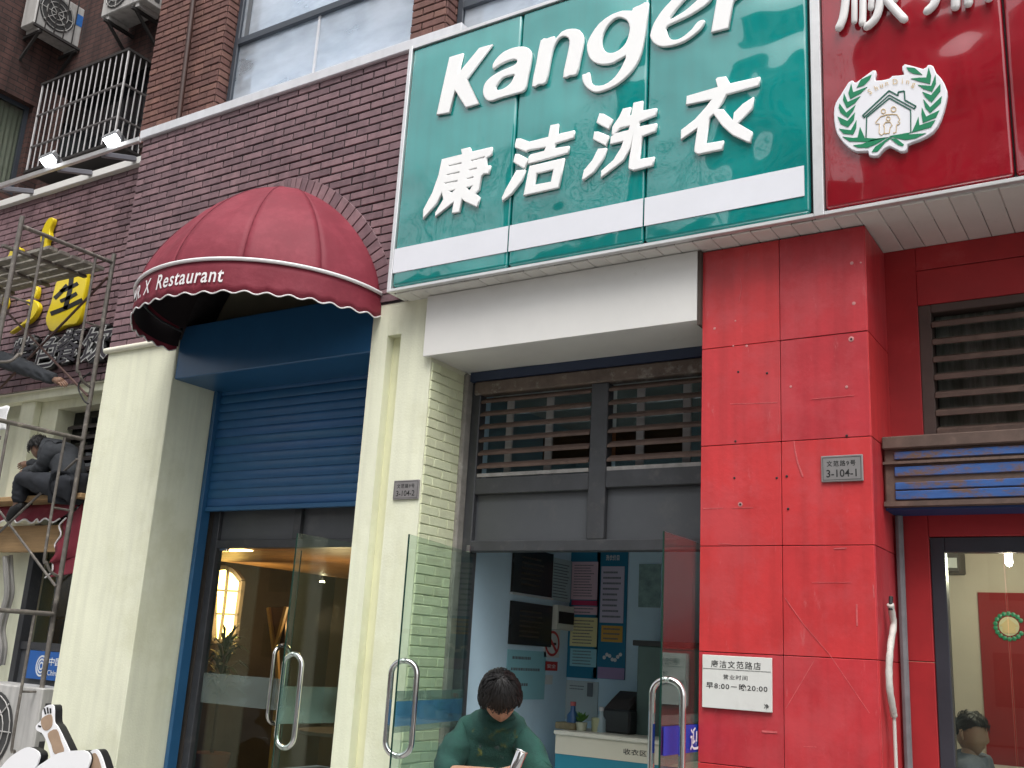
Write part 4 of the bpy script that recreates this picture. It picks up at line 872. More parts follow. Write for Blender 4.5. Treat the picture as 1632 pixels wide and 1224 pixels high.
t, a, b = poster('wall_poster', 'pale poster with a dark oval figure near the counter', Z7(912,798), Z7(1066,1000), mat('poster_pale', (.42,.50,.52), .6)); pane_on(t, Z7(1018,812), Z7(1042,880), M_txt, 0, 'figure'); lines(t, a, b, 2, .15, .6, .1, .25, YB-.006, M_txt)
t, a, b = poster('wall_poster', 'faded green landscape poster on the shadowed blue wall', Z7(1270,240), Z7(1370,450), mat('poster_green', (.22,.34,.33), .6, var=.4, vscale=12))
# counter and the things on it
CT = thing('counter', 'pale laundry counter with a teal base and black lettering', 'counter', (-2.9,1.6,0))
cz = A(*Z7(860,1040), 1.35).z; cxl = A(*Z7(856,1040), 1.35).x
MB().box(cxl, -2.0, 1.345, 1.95, cz-.03, cz).build('top', mat('counter_top', (.62,.60,.52), .4, var=.05), CT, bevel=.006)
zc2 = A(*Z7(860,1152), 1.36).z
MB().box(cxl+.012, -2.0, 1.36, 1.93, zc2, cz-.031).build('front', mat('counter_cream', (.58,.55,.45), .5, var=.04), CT); MB().box(cxl+.014, -2.0, 1.364, 1.92, 0, zc2-.001).build('base', mat('counter_teal', (.02,.20,.28), .5), CT)
text_px('收衣区', Z7(1192,1128), Z7(1304,1170), 1.3585, M_ink, CT, bold=.01, spacing=1.1)
def bottle(name, label, x, y, r, h, m, cap):
    p = A(*Z7(x,y), 1.6); t = thing(name, label, 'bottle', (p.x,1.6,cz)); MB().lathe([(.001,0),(r,0),(r,h*.6),(r*.45,h*.78),(r*.4,h),(.001,h)], (p.x,1.6,cz), seg=14).build('body', m, t, smooth=True); MB().lathe([(.001,h),(r*.5,h),(r*.5,h+.03),(.001,h+.03)], (p.x,1.6,cz), seg=12).build('cap', cap, t)
bottle('bottle', 'blue spray bottle with red cap on the counter', 948, 960, .045, .17, mat('bottle_blue', (.04,.12,.28), .3), mat('cap_red', (.5,.12,.12), .4))
bottle('bottle', 'clear pale bottle on the counter beside the blue bottle', 1085, 980, .04, .15, mat('bottle_pale', (.35,.45,.5), .2), mat('cap_white', (.6,.6,.6), .4))
p = A(*Z7(990,1010), 1.55); PT = thing('small_plant', 'small green potted plant on the counter', 'plant', (p.x,1.55,cz))
MB().lathe([(.001,0),(.035,0),(.045,.06),(.001,.06)], (p.x,1.55,cz), seg=12).build('pot', mat('pot_white', (.5,.52,.4), .5), PT, smooth=True)
q = MB()
for k in range(46):
    a0 = random.uniform(0,6.28); e = random.uniform(.2,1.2); d = Vector((math.cos(a0)*math.cos(e), math.sin(a0)*math.cos(e), math.sin(e))); b0_ = Vector((p.x,1.55,cz+.06)); l = random.uniform(.05,.10); sd_ = d.cross(Vector((0,0,1))).normalized()*.012
    q.add([b0_, b0_+d*l*.6+sd_, b0_+d*l, b0_+d*l*.6-sd_], [(0,1,2,3)])
q.build('leaves', mat('plant_green', (.10,.25,.05), .6), PT)
p = A(*Z7(1045,1010), 1.55); tag(MB().lathe([(.001,0),(.06,0),(.065,.09),(.055,.10),(.001,.10)], (p.x+.02,1.62,cz), seg=16).build('yellow_tub', mat('tub_yellow', (.45,.46,.28), .5), None, smooth=True), 'pale yellow plastic tub beside the small plant', 'tub')
a, b = A(*Z7(862,1000), 1.5), A(*Z7(955,1035), 1.5); tag(MB().box(a.x, b.x, 1.5, 1.65, cz, a.z).build('tissue_box', mat('box_brown', (.22,.18,.10), .7, var=.3, vscale=20), None, bevel=.006), 'low brown box on the end of the counter', 'box')
# cash register / printer pile in the shade
a, b = A(*Z7(1110,900), 1.7), A(*Z7(1250,1040), 1.7)
RG = thing('cash_register', 'dark receipt printer and register on the counter', 'register', ((a.x+b.x)/2,1.75,cz))
MB().box(a.x, b.x, 1.6, 1.9, cz, a.z-.05).build('body', mat('register_dark', (.03,.032,.036), .4), RG, bevel=.015)
MB().hexa([(a.x+.02,1.62,a.z-.05),(b.x-.02,1.62,a.z-.05),(b.x-.02,1.88,a.z-.05),(a.x+.02,1.88,a.z-.05)], [(a.x+.05,1.70,a.z+.02),(b.x-.05,1.70,a.z+.02),(b.x-.03,1.86,a.z+.08),(a.x+.03,1.86,a.z+.08)]).build('keypad', mat('register_grey', (.06,.05,.05), .5), RG, bevel=.006)
a, b = A(*Z7(1245,600), 1.72), A(*Z7(1345,1030), 1.72)
CB = thing('tall_cabinet', 'tall green grey cabinet with a dark top at the back of the laundry', 'cabinet', ((a.x+b.x)/2,1.9,0))
MB().box(a.x+.03, -1.96, 1.72, 2.05, 0, a.z-.05).build('body', mat('cabinet_green', (.10,.16,.15), .6, var=.1), CB, bevel=.006); MB().box(a.x, -1.955, 1.69, 2.06, a.z-.05, a.z-.01).build('top', mat('cabinet_dark', (.04,.04,.04), .5), CB, bevel=.004)
# laundry glass doors
M_blueband = glass('blue_film', (.35,.6,.85), frost=.5, fcol=(.30,.55,.80)); M_bluep = mat('blue_sticker', (.01,.055,.42), .4)
hf = AZ(652,850,2.2)
t, h, d, n, L = glass_leaf('glass_door', 'laundry glass door leaf with a pale blue band, open beside the cream brick', (-4.24,.50), (hf.x,hf.y), .0, 2.195, [(1.02,1.055,M_frost),(1.055,1.20,M_blueband),(1.20,1.26,M_frost)], hz=(AX(645,1053,-4.02).z+AX(630,1205,-4.02).z)/2, hh=AX(645,1053,-4.02).z-AX(630,1205,-4.02).z)
hf = AZ(1058,845,2.2)
t, h, d, n, L = glass_leaf('glass_door', 'laundry glass door leaf with a blue welcome sticker, open beside the red pillar', (-2.335,.50), (hf.x,hf.y), .0, 2.195, [(1.00,1.05,M_frost),(1.20,1.25,M_frost)], hz=AX(1065,1083,-2.31).z-.30, hh=.60)
def on_leaf(s, z, off): p = h+d*s+n*off; return Vector((p.x,p.y,z))
side = 1 if n.x > 0 else -1
MB().hexa([on_leaf(.02,1.052,.0068), on_leaf(L-.03,1.052,.0068), on_leaf(L-.03,1.052,.0078), on_leaf(.02,1.052,.0078)], [on_leaf(.02,1.195,.0068), on_leaf(L-.03,1.195,.0068), on_leaf(L-.03,1.195,.0078), on_leaf(.02,1.195,.0078)]).build('blue_sticker', M_bluep, t)
MB().hexa([on_leaf(.02,1.052,-.0078), on_leaf(L-.03,1.052,-.0078), on_leaf(L-.03,1.052,-.0068), on_leaf(.02,1.052,-.0068)], [on_leaf(.02,1.195,-.0078), on_leaf(L-.03,1.195,-.0078), on_leaf(L-.03,1.195,-.0068), on_leaf(.02,1.195,-.0068)]).build('blue_sticker', M_bluep, t)
# welcome character on the blue sticker
pa, pb = AX(1102,1157,-2.312), AX(1117,1202,-2.312)
text_fit('迎', pa.y-.05, pa.y+.06, 1.065, 1.185, -2.296, mat('sticker_white', (.75,.78,.8), .5), t, plane='X', bold=.015)
# ================================================================== restaurant interior
M_dk = mat('brown_dark_wall', (.07,.05,.035), .85, var=.25, vscale=2)
struct(MB().box(-9.6, -4.6, .70, 5.2, -.06, -.02).build('restaurant_floor', mat('dark_tile', (.06,.05,.045), .3)))
struct(MB().box(-9.6, -4.6, 5.0, 5.2, 0, 3.3).build('restaurant_back_wall', M_dk)); struct(MB().box(-9.7, -9.6, .92, 5.2, 0, 3.3).build('restaurant_side_wall', M_dk)); struct(MB().box(-4.64, -4.6, .92, 5.2, 0, 3.3).build('restaurant_side_wall', M_dk))
CL = struct(MB().box(-9.6, -4.64, .72, 5.0, 2.98, 3.05).build('restaurant_ceiling', mat('ceiling_brown', (.12,.07,.04), .8)))
m_wood = mat('ceiling_wood', (.34,.17,.07), .5, var=.3, vscale=3, stretch=(1,8,8))
for k in range(16):
    MB().box(-9.0, -4.66, .95+k*.25, .95+k*.25+.242, 2.34, 2.36).build('plank', m_wood, CL)
S8 = 420/1339
def Z8(x, y): return (240+x*S8, 840+y*S8)
YA = 2.6
LA = thing('arched_light_window', 'glowing warm arched window panel inside the dark restaurant', 'lit window', (-8.5,YA,.9))
ap = [(345,210),(385,204),(430,228),(466,275),(440,470),(430,580),(330,580),(328,500),(332,330)]
P2 = [(lambda w: (w.x,w.z))(A(*Z8(x,y), YA)) for x, y in ap]
flat_shape('lit_panel', [P2], YA, .03, mat('warm_glow', (.9,.6,.2), .6, emit=(1,.66,.22), estr=4.5, var=.1), LA)
bars = MB()
for l in ([(395,205),(375,400),(350,575)], [(332,320),(465,328)], [(332,440),(445,445)]):
    for a_, b_ in zip(l, l[1:]): bars.bar(A(*Z8(*a_), YA-.02), A(*Z8(*b_), YA-.02), .03, .02)
bars.build('glazing_bar', mat('dark_bar', (.03,.02,.01), .6), LA)
fr_ = MB()
for a_, b_ in zip(ap, ap[1:]+ap[:1]): fr_.bar(A(*Z8(*a_), YA+.0), A(*Z8(*b_), YA+.0), .05, .05)
fr_.build('frame', M_dk, LA)
wl = bpy.data.lights.new('restaurant_glow', 'AREA'); wl.energy = 14; wl.size = .7; wl.color = (1,.68,.32)
wo = bpy.data.objects.new('restaurant_glow', wl); COL.objects.link(wo); c_ = A(*Z8(395,400), YA-.12); wo.location = c_; wo.rotation_euler = (math.radians(90),0,math.radians(0)); par(wo, LA)
p = A(*Z8(380,600), 2.3); RPn = thing('potted_palm', 'dark leafy plant in front of the glowing arched window', 'plant', (p.x,2.3,0))
q = MB()
for k in range(120):
    a0 = random.uniform(0,6.28); e = random.uniform(-.2,1.3); d = Vector((math.cos(a0)*math.cos(e), math.sin(a0)*math.cos(e), math.sin(e))); b0_ = Vector((p.x,2.3,p.z-.55+random.uniform(0,.55))); l = random.uniform(.15,.38); sw_ = d.cross(Vector((0,0,1))).normalized()*.02
    m1 = b0_+d*l*.6+Vector((0,0,.03)); q.add([b0_, m1+sw_, b0_+d*l-Vector((0,0,.05)), m1-sw_], [(0,1,2,3)])
q.build('leaves', mat('dark_leaf', (.03,.06,.015), .5), RPn)
MB().tube([(p.x,2.3,.3),(p.x,2.3,p.z-.1)], .02, 8).build('stem', M_dk, RPn); MB().lathe([(.001,0),(.14,0),(.19,.38),(.001,.38)], (p.x,2.3,-.02), seg=16).build('pot', mat('clay_pot', (.2,.09,.05), .7), RPn, smooth=True)
CLm = thing('ceiling_lamp', 'warm lit ceiling strip lamp inside the restaurant door', 'lamp', (-7.6,1.4,2.7))
pc_ = A(372,877,1.35); MB().box(pc_.x-.16, pc_.x+.16, 1.25, 1.45, pc_.z, pc_.z+.02).build('diffuser', mat('strip_glow', (1,.9,.7), .5, emit=(1,.72,.36), estr=6), CLm); MB().box(pc_.x-.18, pc_.x+.18, 1.23, 1.47, pc_.z+.021, pc_.z+.06).build('casing', M_dk, CLm); MB().tube([(pc_.x,1.35,pc_.z+.06),(pc_.x,1.35,pc_.z+.10)], .01, 6).build('stem', M_black, CLm)
cl_ = bpy.data.lights.new('ceiling_glow', 'POINT'); cl_.energy = 13; cl_.color = (1,.66,.34); cl_.shadow_soft_size = .15
co_ = bpy.data.objects.new('ceiling_glow', cl_); COL.objects.link(co_); co_.location = (pc_.x+.5,2.3,1.75); par(co_, CLm)
EZ = thing('menu_easel', 'wooden easel with a bronze menu board inside the restaurant', 'easel', (*A(*Z8(640,650), 1.9).xy, 0))
P3 = [(lambda w: (w.x,w.z))(A(*Z8(x,y), 1.9)) for x, y in ((598,410),(690,405),(680,600),(625,640))]
flat_shape('board', [P3], 1.9, .02, mat('bronze_board', (.16,.08,.03), .35, metal=.3), EZ)
q = MB()
for a_, b_ in (((600,410),(640,720)),((690,405),(640,600)),((640,600),(650,800))): q.bar(A(*Z8(*a_), 1.87), A(*Z8(*b_), 1.87), .035, .03)
q.bar(A(*Z8(650,790), 1.87), Vector((A(*Z8(660,790),1.87).x,1.87,-.02)), .035, .03); q.build('leg', mat('amber_wood', (.45,.24,.07), .4), EZ)
p = A(*Z8(872,280), 4.2); SPL = thing('ceiling_spot', 'tiny lit ceiling spot inside the restaurant', 'lamp', (p.x,4.2,p.z))
MB().lathe([(.001,0),(.03,0),(.03,.012),(.001,.012)], (p.x,4.2,p.z), seg=12).build('bulb', mat('spot_glow', (1,1,1), .5, emit=(1,.8,.5), estr=40), SPL); MB().tube([(p.x,4.2,p.z+.012),(p.x,4.2,2.34)], .012, 8).build('stem', M_black, SPL)
for k, (xx, yy) in enumerate(((-6.6,2.0),(-5.6,2.6))):
    T = thing('dining_table', ('round dark table just inside the restaurant door', 'round dark table deeper in the restaurant')[k], 'table', (xx,yy,-.02)); MB().lathe([(.001,.72),(.42,.72),(.42,.75),(.001,.75)], (xx,yy,0), seg=24).build('top', M_dk, T, smooth=True); MB().tube([(xx,yy,0),(xx,yy,.72)], .04, 10).build('column', M_dark, T); MB().lathe([(.001,-.02),(.25,-.02),(.22,.02),(.001,.03)], (xx,yy,0), seg=20).build('foot', M_dark, T)

# ================================================================== security cage
M_bar = mat('steel_bar', (.62,.60,.60), .4, metal=.4, var=.15, vscale=20); M_cagebox = mat('cage_dark', (.03,.027,.026), .7)
CG = thing('window_cage', 'steel bar security cage projecting from a corner window', 'window cage', (-10.4,.82,6.8))
X0, X1, Y0, Y1, Z0, Z1 = -11.24, -9.60, .65, .998, 6.80, 7.95
MB().box(X0-.02, X1+.02, Y0-.02, Y1, Z1, Z1+.03).build('cage_roof', M_cagebox, CG); MB().box(X0-.02, X1+.02, Y0-.02, Y1, Z0-.03, Z0).build('cage_tray', M_cagebox, CG)
for k in range(16):
    x = X0+(X1-X0)*k/15; MB().tube([(x,Y0,Z0),(x,Y0,Z1)], .0085 if 0 < k < 15 else .014, 6).build('bar', M_bar, CG, smooth=True)
for k in range(1, 5):
    y = Y0+(Y1-.02-Y0)*k/4; MB().tube([(X1,y,Z0),(X1,y,Z1)], .0085, 6).build('bar', M_bar, CG, smooth=True)
for z in (Z0+.30, Z0+.72):
    MB().box(X0, X1, Y0-.012, Y0+.012, z, z+.022).box(X1-.012, X1+.012, Y0+.013, Y1, z, z+.022).build('cross_rail', mat('cage_rail', (.16,.15,.15), .5, metal=.3), CG)

# ================================================================== air conditioners
M_acw = mat('ac_casing', (.50,.49,.47), .5, var=.1, vscale=4, streak=.35, dirt=(.25,.22,.18), dscale=4, damt=.4); M_acd = mat('ac_grille_dark', (.05,.05,.05), .6)
def ac_unit(label, origin, right, back, w, h, d, bracket=True, sticker=False, fan=True, cage=False):
    """origin = lower front left corner; right = width direction, back = depth direction"""
    o = Vector(origin); R_ = Vector(right); B_ = Vector(back); U_ = Vector((0,0,1))
    t = thing('air_conditioner', label, 'air conditioner', o+R_*w/2+B_*d/2, 'outdoor air conditioner units')
    def bx(a0,a1,b0,b1,c0,c1):
        f = lambda a,b,c: o+R_*a+B_*b+U_*c
        return MB().hexa([f(a0,b0,c0),f(a1,b0,c0),f(a1,b1,c0),f(a0,b1,c0)], [f(a0,b0,c1),f(a1,b0,c1),f(a1,b1,c1),f(a0,b1,c1)])
    bx(0,w,0,d,0,h).build('casing', M_acw, t, bevel=.012)
    c = o+R_*(w*.36)+U_*(h*.5)-B_*.004; r = h*.42
    n = 28; ring = [c+(R_*math.cos(2*math.pi*k/n)+U_*math.sin(2*math.pi*k/n))*r for k in range(n)]
    MB().add(ring+[p_-B_*.002 for p_ in ring], [tuple(range(n)), tuple(range(2*n-1,n-1,-1))]+[(k,(k+1)%n,n+(k+1)%n,n+k) for k in range(n)]).build('fan_opening', M_acd, t)
    g = MB()
    for s in (.35,.62,.92): g.tube([c-B_*.012+(R_*math.cos(2*math.pi*k/20)+U_*math.sin(2*math.pi*k/20))*r*s for k in range(21)], .005, 5)
    for k in range(8): g.bar(c-B_*.012, c-B_*.012+(R_*math.cos(k*math.pi/4)+U_*math.sin(k*math.pi/4))*r, .008)
    g.build('fan_guard', M_acw, t)
    for k in range(3):
        for j in range(4): bx(w-.001,w+.004,.05+k*d*.3,.05+k*d*.3+d*.22,h*(.12+.2*j),h*(.24+.2*j)).build('side_vent', M_acd, t)
    if sticker: bx(w*.70,w*.95,-.004,-.0005,h*.52,h*.80).build('blue_label', mat('ac_blue_label', (.03,.16,.50), .5, var=.2, vscale=15), t)
    for k in range(2): bx(w*(.1+.7*k),w*(.18+.7*k),.02,d-.02,-.05,-.001).build('foot', M_acw, t)
    if bracket:
        for k in (.14,.80):
            q = MB(); a_ = o+R_*(w*k); q.bar(a_-U_*.07-B_*.02, a_-U_*.07+B_*(d+.12), .035, .035); q.bar(a_-U_*.07+B_*.03, a_-U_*.42+B_*(d+.12), .03, .03); q.build('bracket', M_cagebox, t)
    if cage:
        q = MB()
        for k in range(7): a_ = o+R_*(w*k/6)-B_*.05; q.bar(a_-U_*.05, a_+U_*(h+.1), .012)
        q.bar(o-B_*.05-U_*.05-R_*.02, o-B_*.05-U_*.05+R_*(w+.02), .03); q.bar(o-B_*.05-U_*.05+R_*w, o+B_*d-U_*.05+R_*w, .03); q.build('guard_bar', M_cagebox, t)
    return t
ac_unit('old air conditioner behind guard bars, blue label, on the side wall', (-11.28,.40,8.71), (0,1,0), (-1,0,0), .75, .56, .28, sticker=True, cage=True)
pq = A(160,28,.62)
ac_unit('white air conditioner on brackets in the brick corner above the cage', (pq.x,.62,pq.z), (1,0,0), (0,1,0), .78, .55, .32)
struct_l = None

# ================================================================== floodlight rail
xa1 = A(134,299,.24); yfr = AX(90,270,xa1.x).y
RL = thing('light_rail', 'steel rail on projecting arms carrying two lit floodlights', 'light rail', (-9.5,yfr,6.1))
zr = AX(90,270,xa1.x).z
rx1 = A(222,229,yfr).x
MB().box(-11.6, rx1, yfr-.02, yfr+.02, zr, zr+.05).build('rail', M_alu, RL, bevel=.004)
for X_ in (xa1.x, A(205,273,.24).x, A(62,322,.24).x-.25): MB().bar((X_,yfr+.021,zr+.012), (X_,.288,zr+.012-(zr-ZL-.05)), .06, .05).build('arm', mat('arm_grey', (.22,.22,.25), .5), RL, bevel=.004)
FLm = mat('floodlight_glow', (1,1,1), .4, emit=(.95,.98,1.0), estr=9)
for k, (x, y) in enumerate(((82,264),(183,232))):
    p = A(x, y, yfr); T = thing('floodlight', ('lit floodlight on the rail in front of the cage middle', 'lit floodlight on the rail below the cage corner')[k], 'floodlight', (p.x,yfr,zr+.05), 'floodlights on the rail')
    c = Vector((p.x,yfr-.03,p.z+.03)); nrm = Vector((.25,-.55,-.8)).normalized(); rx_ = Vector((1,0,0)); rx_ = (rx_-nrm*rx_.dot(nrm)).normalized(); ry_ = nrm.cross(rx_)
    f = lambda a,b,d: c+rx_*a+ry_*b+nrm*d
    def fb(a0,a1,b0,b1,d0,d1): return MB().hexa([f(a0,b0,d0),f(a1,b0,d0),f(a1,b1,d0),f(a0,b1,d0)], [f(a0,b0,d1),f(a1,b0,d1),f(a1,b1,d1),f(a0,b1,d1)])
    fb(-.10,.10,-.075,.075,-.07,-.002).build('housing', mat('lamp_housing', (.32,.33,.34), .4, metal=.4), T, bevel=.01)
    fb(-.082,.082,-.058,.058,-.001,.004).build('lens', FLm, T)
    MB().bar(f(-.11,0,-.04), (p.x-.10,yfr,zr+.05), .015, .03).bar(f(.11,0,-.04), (p.x+.10,yfr,zr+.05), .015, .03).bar((p.x-.11,yfr,zr+.057), (p.x+.11,yfr,zr+.057), .03, .014).build('yoke', M_dark, T)

# ================================================================== yellow characters and outlined lettering
def Z2(x, y): return (x/3.6, 300+y/3.6)
M_yel2 = mat('yellow_acrylic', (.78,.60,.01), .35, var=.06, vscale=6); M_edge = mat('letter_edge_white', (.75,.75,.72), .5)
YC = .28
def zpoly(pts, Y=YC, sm=3):
    q = [Z2(*p_) for p_ in pts]; q = [(v.x,v.y) for v in cat_rom([(a,b,0) for a,b in q], sm)] if sm else q
    return [(lambda w: (w.x,w.z))(A(a, b, Y)) for a, b in q]
YG = thing('yellow_sign', 'yellow brushstroke characters mounted on the recessed brick wall', 'sign', (-9.3,.34,4.3))
ypolys = [[(330,530),(410,500),(488,484),(494,500),(490,560),(470,650),(466,700),(440,772),(370,790),(300,822),(270,792),(262,740),(290,660),(310,580)],
          [(272,178),(300,168),(302,190),(282,240),(286,280),(270,300),(262,345),(240,330),(230,290),(240,240)],
          [(140,648),(180,636),(212,655),(218,690),(180,752),(120,790),(55,832),(70,812),(140,760),(178,705),(160,670)],
          [(192,570),(208,560),(212,590),(200,630),(188,615)], [(60,355),(95,335),(120,350),(90,400),(150,420),(130,450),(60,430),(40,470),(20,460)], [(10,640),(30,620),(34,660),(14,690)]]
for pl_ in ypolys:
    o = flat_shape('stroke', [zpoly(pl_)], YC, .055, M_yel2, YG, bev=.008)
    flat_shape('stroke_edge', [zpoly(pl_, YC+.03)], YC+.058, .02, M_edge, YG)
for l, w in (([(412,496),(400,590),(372,695)],26),([(385,555),(350,595),(312,632)],22),([(345,592),(395,572),(446,545)],20),([(345,648),(395,628),(440,602)],20),([(290,720),(380,685),(472,640)],24)):
    flat_shape('ink_stroke', [[(lambda v: (v.x,v.z))(A(*Z2(*p_), YC-.004)) for p_ in stroke(l, w)]], YC-.004, .003, M_ink, YG)
OL = thing('lettering_sign', 'white outlined black lettering below the yellow characters', 'sign', (-9.3,.34,4.0))
M_pur = mat('lettering_face', (.03,.02,.03), .4)
for ch, x0, y0_, x1_, y1_ in (('特',70,880,175,1010),('色',215,862,315,1000),('餐',330,832,462,975),('饮',482,812,630,955)):
    a, b = A(*Z2(x0,y0_), .27), A(*Z2(x1_,y1_), .27); a.x += 0
    w_, h_ = b.x-a.x, .36; zc = (a.z+b.z)/2-.01
    text_fit(ch, a.x-.015, b.x+.015, zc-h_/2-.015, zc+h_/2+.015, .345, M_ink, OL, bold=.07, shear=.2, depth=.07, name='letter_body')
    text_fit(ch, a.x, b.x, zc-h_/2, zc+h_/2, .2735, M_edge, OL, bold=.046, shear=.2, name='letter_outline')
    text_fit(ch, a.x+.012, b.x-.012, zc-h_/2+.012, zc+h_/2-.012, .2715, M_pur, OL, bold=.006, shear=.2, name='letter_face')

# ================================================================== lower left bay
YW = .52
def Z3(x, y): return (x*.2778, 560+y*.2778)
LB = thing('cream_wall', 'cream shop wall with pilaster and louvred windows behind the scaffold', 'wall', (-9.8,YW,-.03))
wxl = A(*Z3(335,330), YW).x; wzt = A(*Z3(335,330), YW).z; pxl, pxr = A(*Z3(105,400), .44).x, A(*Z3(185,400), .44).x
zsl = 2.55
MB().box(-12, pxl, YW+.12, YW+.3, wzt, 3.9).box(pxl, -8.0, YW, YW+.3, wzt, 3.9).box(pxr, wxl, YW+.001, YW+.3, -.03, wzt).build('wall', M_cream, LB)
MB().box(pxl, pxr, .44, YW-.0005, zsl, 3.78).build('pilaster', M_cream, LB, bevel=.006)
MB().box(-12, -8.05, .40, YW-.001, 3.78, 3.895).build('frieze', M_cream, LB, bevel=.006)
MB().tube([(-12,.385,3.88),(-8.1,.385,3.88)], .022, 8).build('moulding', MATS['cream_moulding'], LB, smooth=True)
MB().box(-12, pxr, YW+.1, YW+.3, -.03, wzt).build('wall', M_cream, LB)
# windows (upper louvre, lower glazing)
for a_, b_ in ((wxl, -8.05),):
    s0_ = MB().hexa([(a_,YW+.14,0),(b_,YW+.14,0),(b_,YW+.19,.03),(a_,YW+.19,.03)], [(a_,YW+.14,.03),(b_,YW+.14,.03),(b_,YW+.19,.06),(a_,YW+.19,.06)]).build('louvre_slat', mat('dark_louvre', (.05,.04,.038), .6), LB); s0_.location.z = zsl+.05
    for k in range(1, 9):
        o = s0_.copy(); COL.objects.link(o); o.location.z = zsl+.05+k*.112
    MB().box(a_, b_, YW+.2, YW+.22, zsl, wzt).build('dark_pane', mat('black_window', (.012,.014,.016), .08), LB)
    MB().box(a_, b_, YW+.02, YW+.1, 1.15, zsl).build('lower_frame', M_dark, LB) if False else None
    MB().box(a_-.02, a_+.06, YW-.02, YW+.1, .2, zsl-.05).box(a_+.061, b_, YW+.0, YW+.1, 1.30, 1.37).build('window_frame', M_dark, LB)
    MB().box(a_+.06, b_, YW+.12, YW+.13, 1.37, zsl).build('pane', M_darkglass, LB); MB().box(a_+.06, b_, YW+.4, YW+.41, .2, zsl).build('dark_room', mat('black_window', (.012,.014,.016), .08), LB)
    MB().box(a_+.16, a_+.30, YW+.25, YW+.30, 1.6, 2.25).build('lit_wood_post', mat('lit_wood', (.42,.2,.06), .5, var=.3, vscale=6), LB)
    MB().box(a_+.06, b_, YW+.02, YW+.1, .1, 1.295).build('lower_panel', M_darkpanel, LB)
# blue company sign on the lower panel
def Z4(x, y): return (x/3.559, 880+y/3.559)
a, b = A(*Z4(172,560), YW-.01), A(*Z4(330,722), YW-.01)
BS = thing('blue_sign', 'blue sign with a white ring logo behind the scaffold post', 'sign', (a.x,YW,b.z))
zb0, zb1 = A(*Z4(230,722),YW-.01).z, A(*Z4(230,560),YW-.01).z
MB().box(a.x, -8.06, YW-.012, YW+.019, zb0, zb1).build('board', mat('mobile_blue', (.02,.12,.42), .45), BS)
c = A(*Z4(232,645), YW-.016); rr = (zb1-zb0)*.38; MW = mat('sticker_white', (.75,.78,.8), .5)
for k, s in enumerate((1.0,.70,.40)):
    flat_shape('logo_ring', [[(c.x+rr*.85*s*math.cos(i*.2618), c.z+rr*s*math.sin(i*.2618)) for i in range(24)], [(c.x+rr*.85*(s-.16)*math.cos(i*.2618), c.z+rr*(s-.16)*math.sin(i*.2618)) for i in range(24)]], YW-.0145, .002, MW, BS)
text_fit('中国移动', c.x+rr*1.1, c.x+rr*5.2, c.z+.01, c.z+rr*.85, YW-.0135, MW, BS, bold=.02); text_fit('China Mobile', c.x+rr*1.1, c.x+rr*5.2, c.z-rr*.8, c.z-.03, YW-.0135, MW, BS, bold=.01)
# ground level AC unit
a, b = A(*Z4(-140,730), .05), A(*Z4(250,730), .05)
ac_unit('large beige air conditioner standing behind the scaffold foot', (a.x,.05,a.z-.78), (1,0,0), (0,1,0), b.x-a.x, .78, .32, bracket=False)
st = MB(); 
for xx in (a.x+.1, b.x-.1): st.box(xx-.03, xx+.03, .08, .34, -.03, a.z-.832)
tag(st.build('ac_stand', M_dark), 'dark steel stand under the beige air conditioner', 'stand')
# hanging cables
q0 = [(60,20),(65,120),(70,230),(45,330),(20,440),(30,540),(15,640)]
for k, (dx_, dy_) in enumerate(((0,0),(-28,6))):
    P = cat_rom([A(*Z4(x+dx_,y+dy_), .44-.05*k) for x, y in q0], 4, False); tag(MB().tube(P, .022 if k == 0 else .03, 8).build('hanging_cable', mat('grey_hose', (.35,.34,.32), .7, var=.2), None, smooth=True), ('grey hose hanging down the cream wall', 'thicker grey hose hanging beside the thin one')[k], 'hose')

# ================================================================== second awning, timber and planks
A2 = thing('low_awning', 'loosely hung maroon awning with white scalloped edge behind the scaffold', 'awning', (-9.2,.3,2.3))
YV = .26
def cloth(poly, Y, m, name, wob):
    P = [A(*Z3(x,y), Y) for x, y in poly]
    return P
top_l, top_r = A(*Z3(-300,905), YV), A(*Z3(470,868), YV); bot_l, bot_r = A(*Z3(-300,980), YV), A(*Z3(350,960), YV)
def vf(u, v):
    a_ = top_l.lerp(top_r, u); b_ = bot_l.lerp(bot_r, u); p_ = a_.lerp(b_, v); w_ = (.5-.5*math.cos(u*2*math.pi*11))
    return Vector((p_.x, YV-.02*math.sin(u*30)*v-.03*v, p_.z-v*.035*w_))
MB().grid(vf, 132, 4).build('valance', M_awn, A2, smooth='all', solid=.003)
MB().tube([vf(k/132,1.0) for k in range(133)], .008, 6).build('scallop_binding', M_trim, A2, smooth=True)
lft = [Z3(380,955), Z3(340,1000), Z3(350,1050), Z3(315,1110), Z3(330,1160), Z3(300,1210), Z4(300,60), Z4(295,110), Z4(255,145)]
rgt = [Z3(475,870), Z3(480,940), Z3(480,1000), Z3(480,1060), Z3(480,1110), Z3(480,1160), Z4(440,20), Z4(440,70), Z4(440,120)]
LP = cat_rom([A(*p_, .20) for p_ in lft], 4, False); RPp = cat_rom([A(*p_, .24) for p_ in rgt], 4, False)
def ff(u, v):
    i = min(int(v*(len(LP)-1)), len(LP)-1); p_ = LP[i].lerp(RPp[i], u); return p_+Vector((0,.03*math.sin(v*8+u*3)*(1-u),0))
MB().grid(ff, 6, len(LP)-1).build('side_flap', M_awn, A2, smooth='all', solid=.003)
MB().tube(LP, .008, 6).build('scallop_binding', M_trim, A2, smooth=True)
M_timber = mat('raw_timber', (.42,.27,.13), .8, var=.22, vscale=3, stretch=(.6,6,12), bump=.003)
a, b = A(*Z3(-100,835), .16), A(*Z3(478,815), .16)
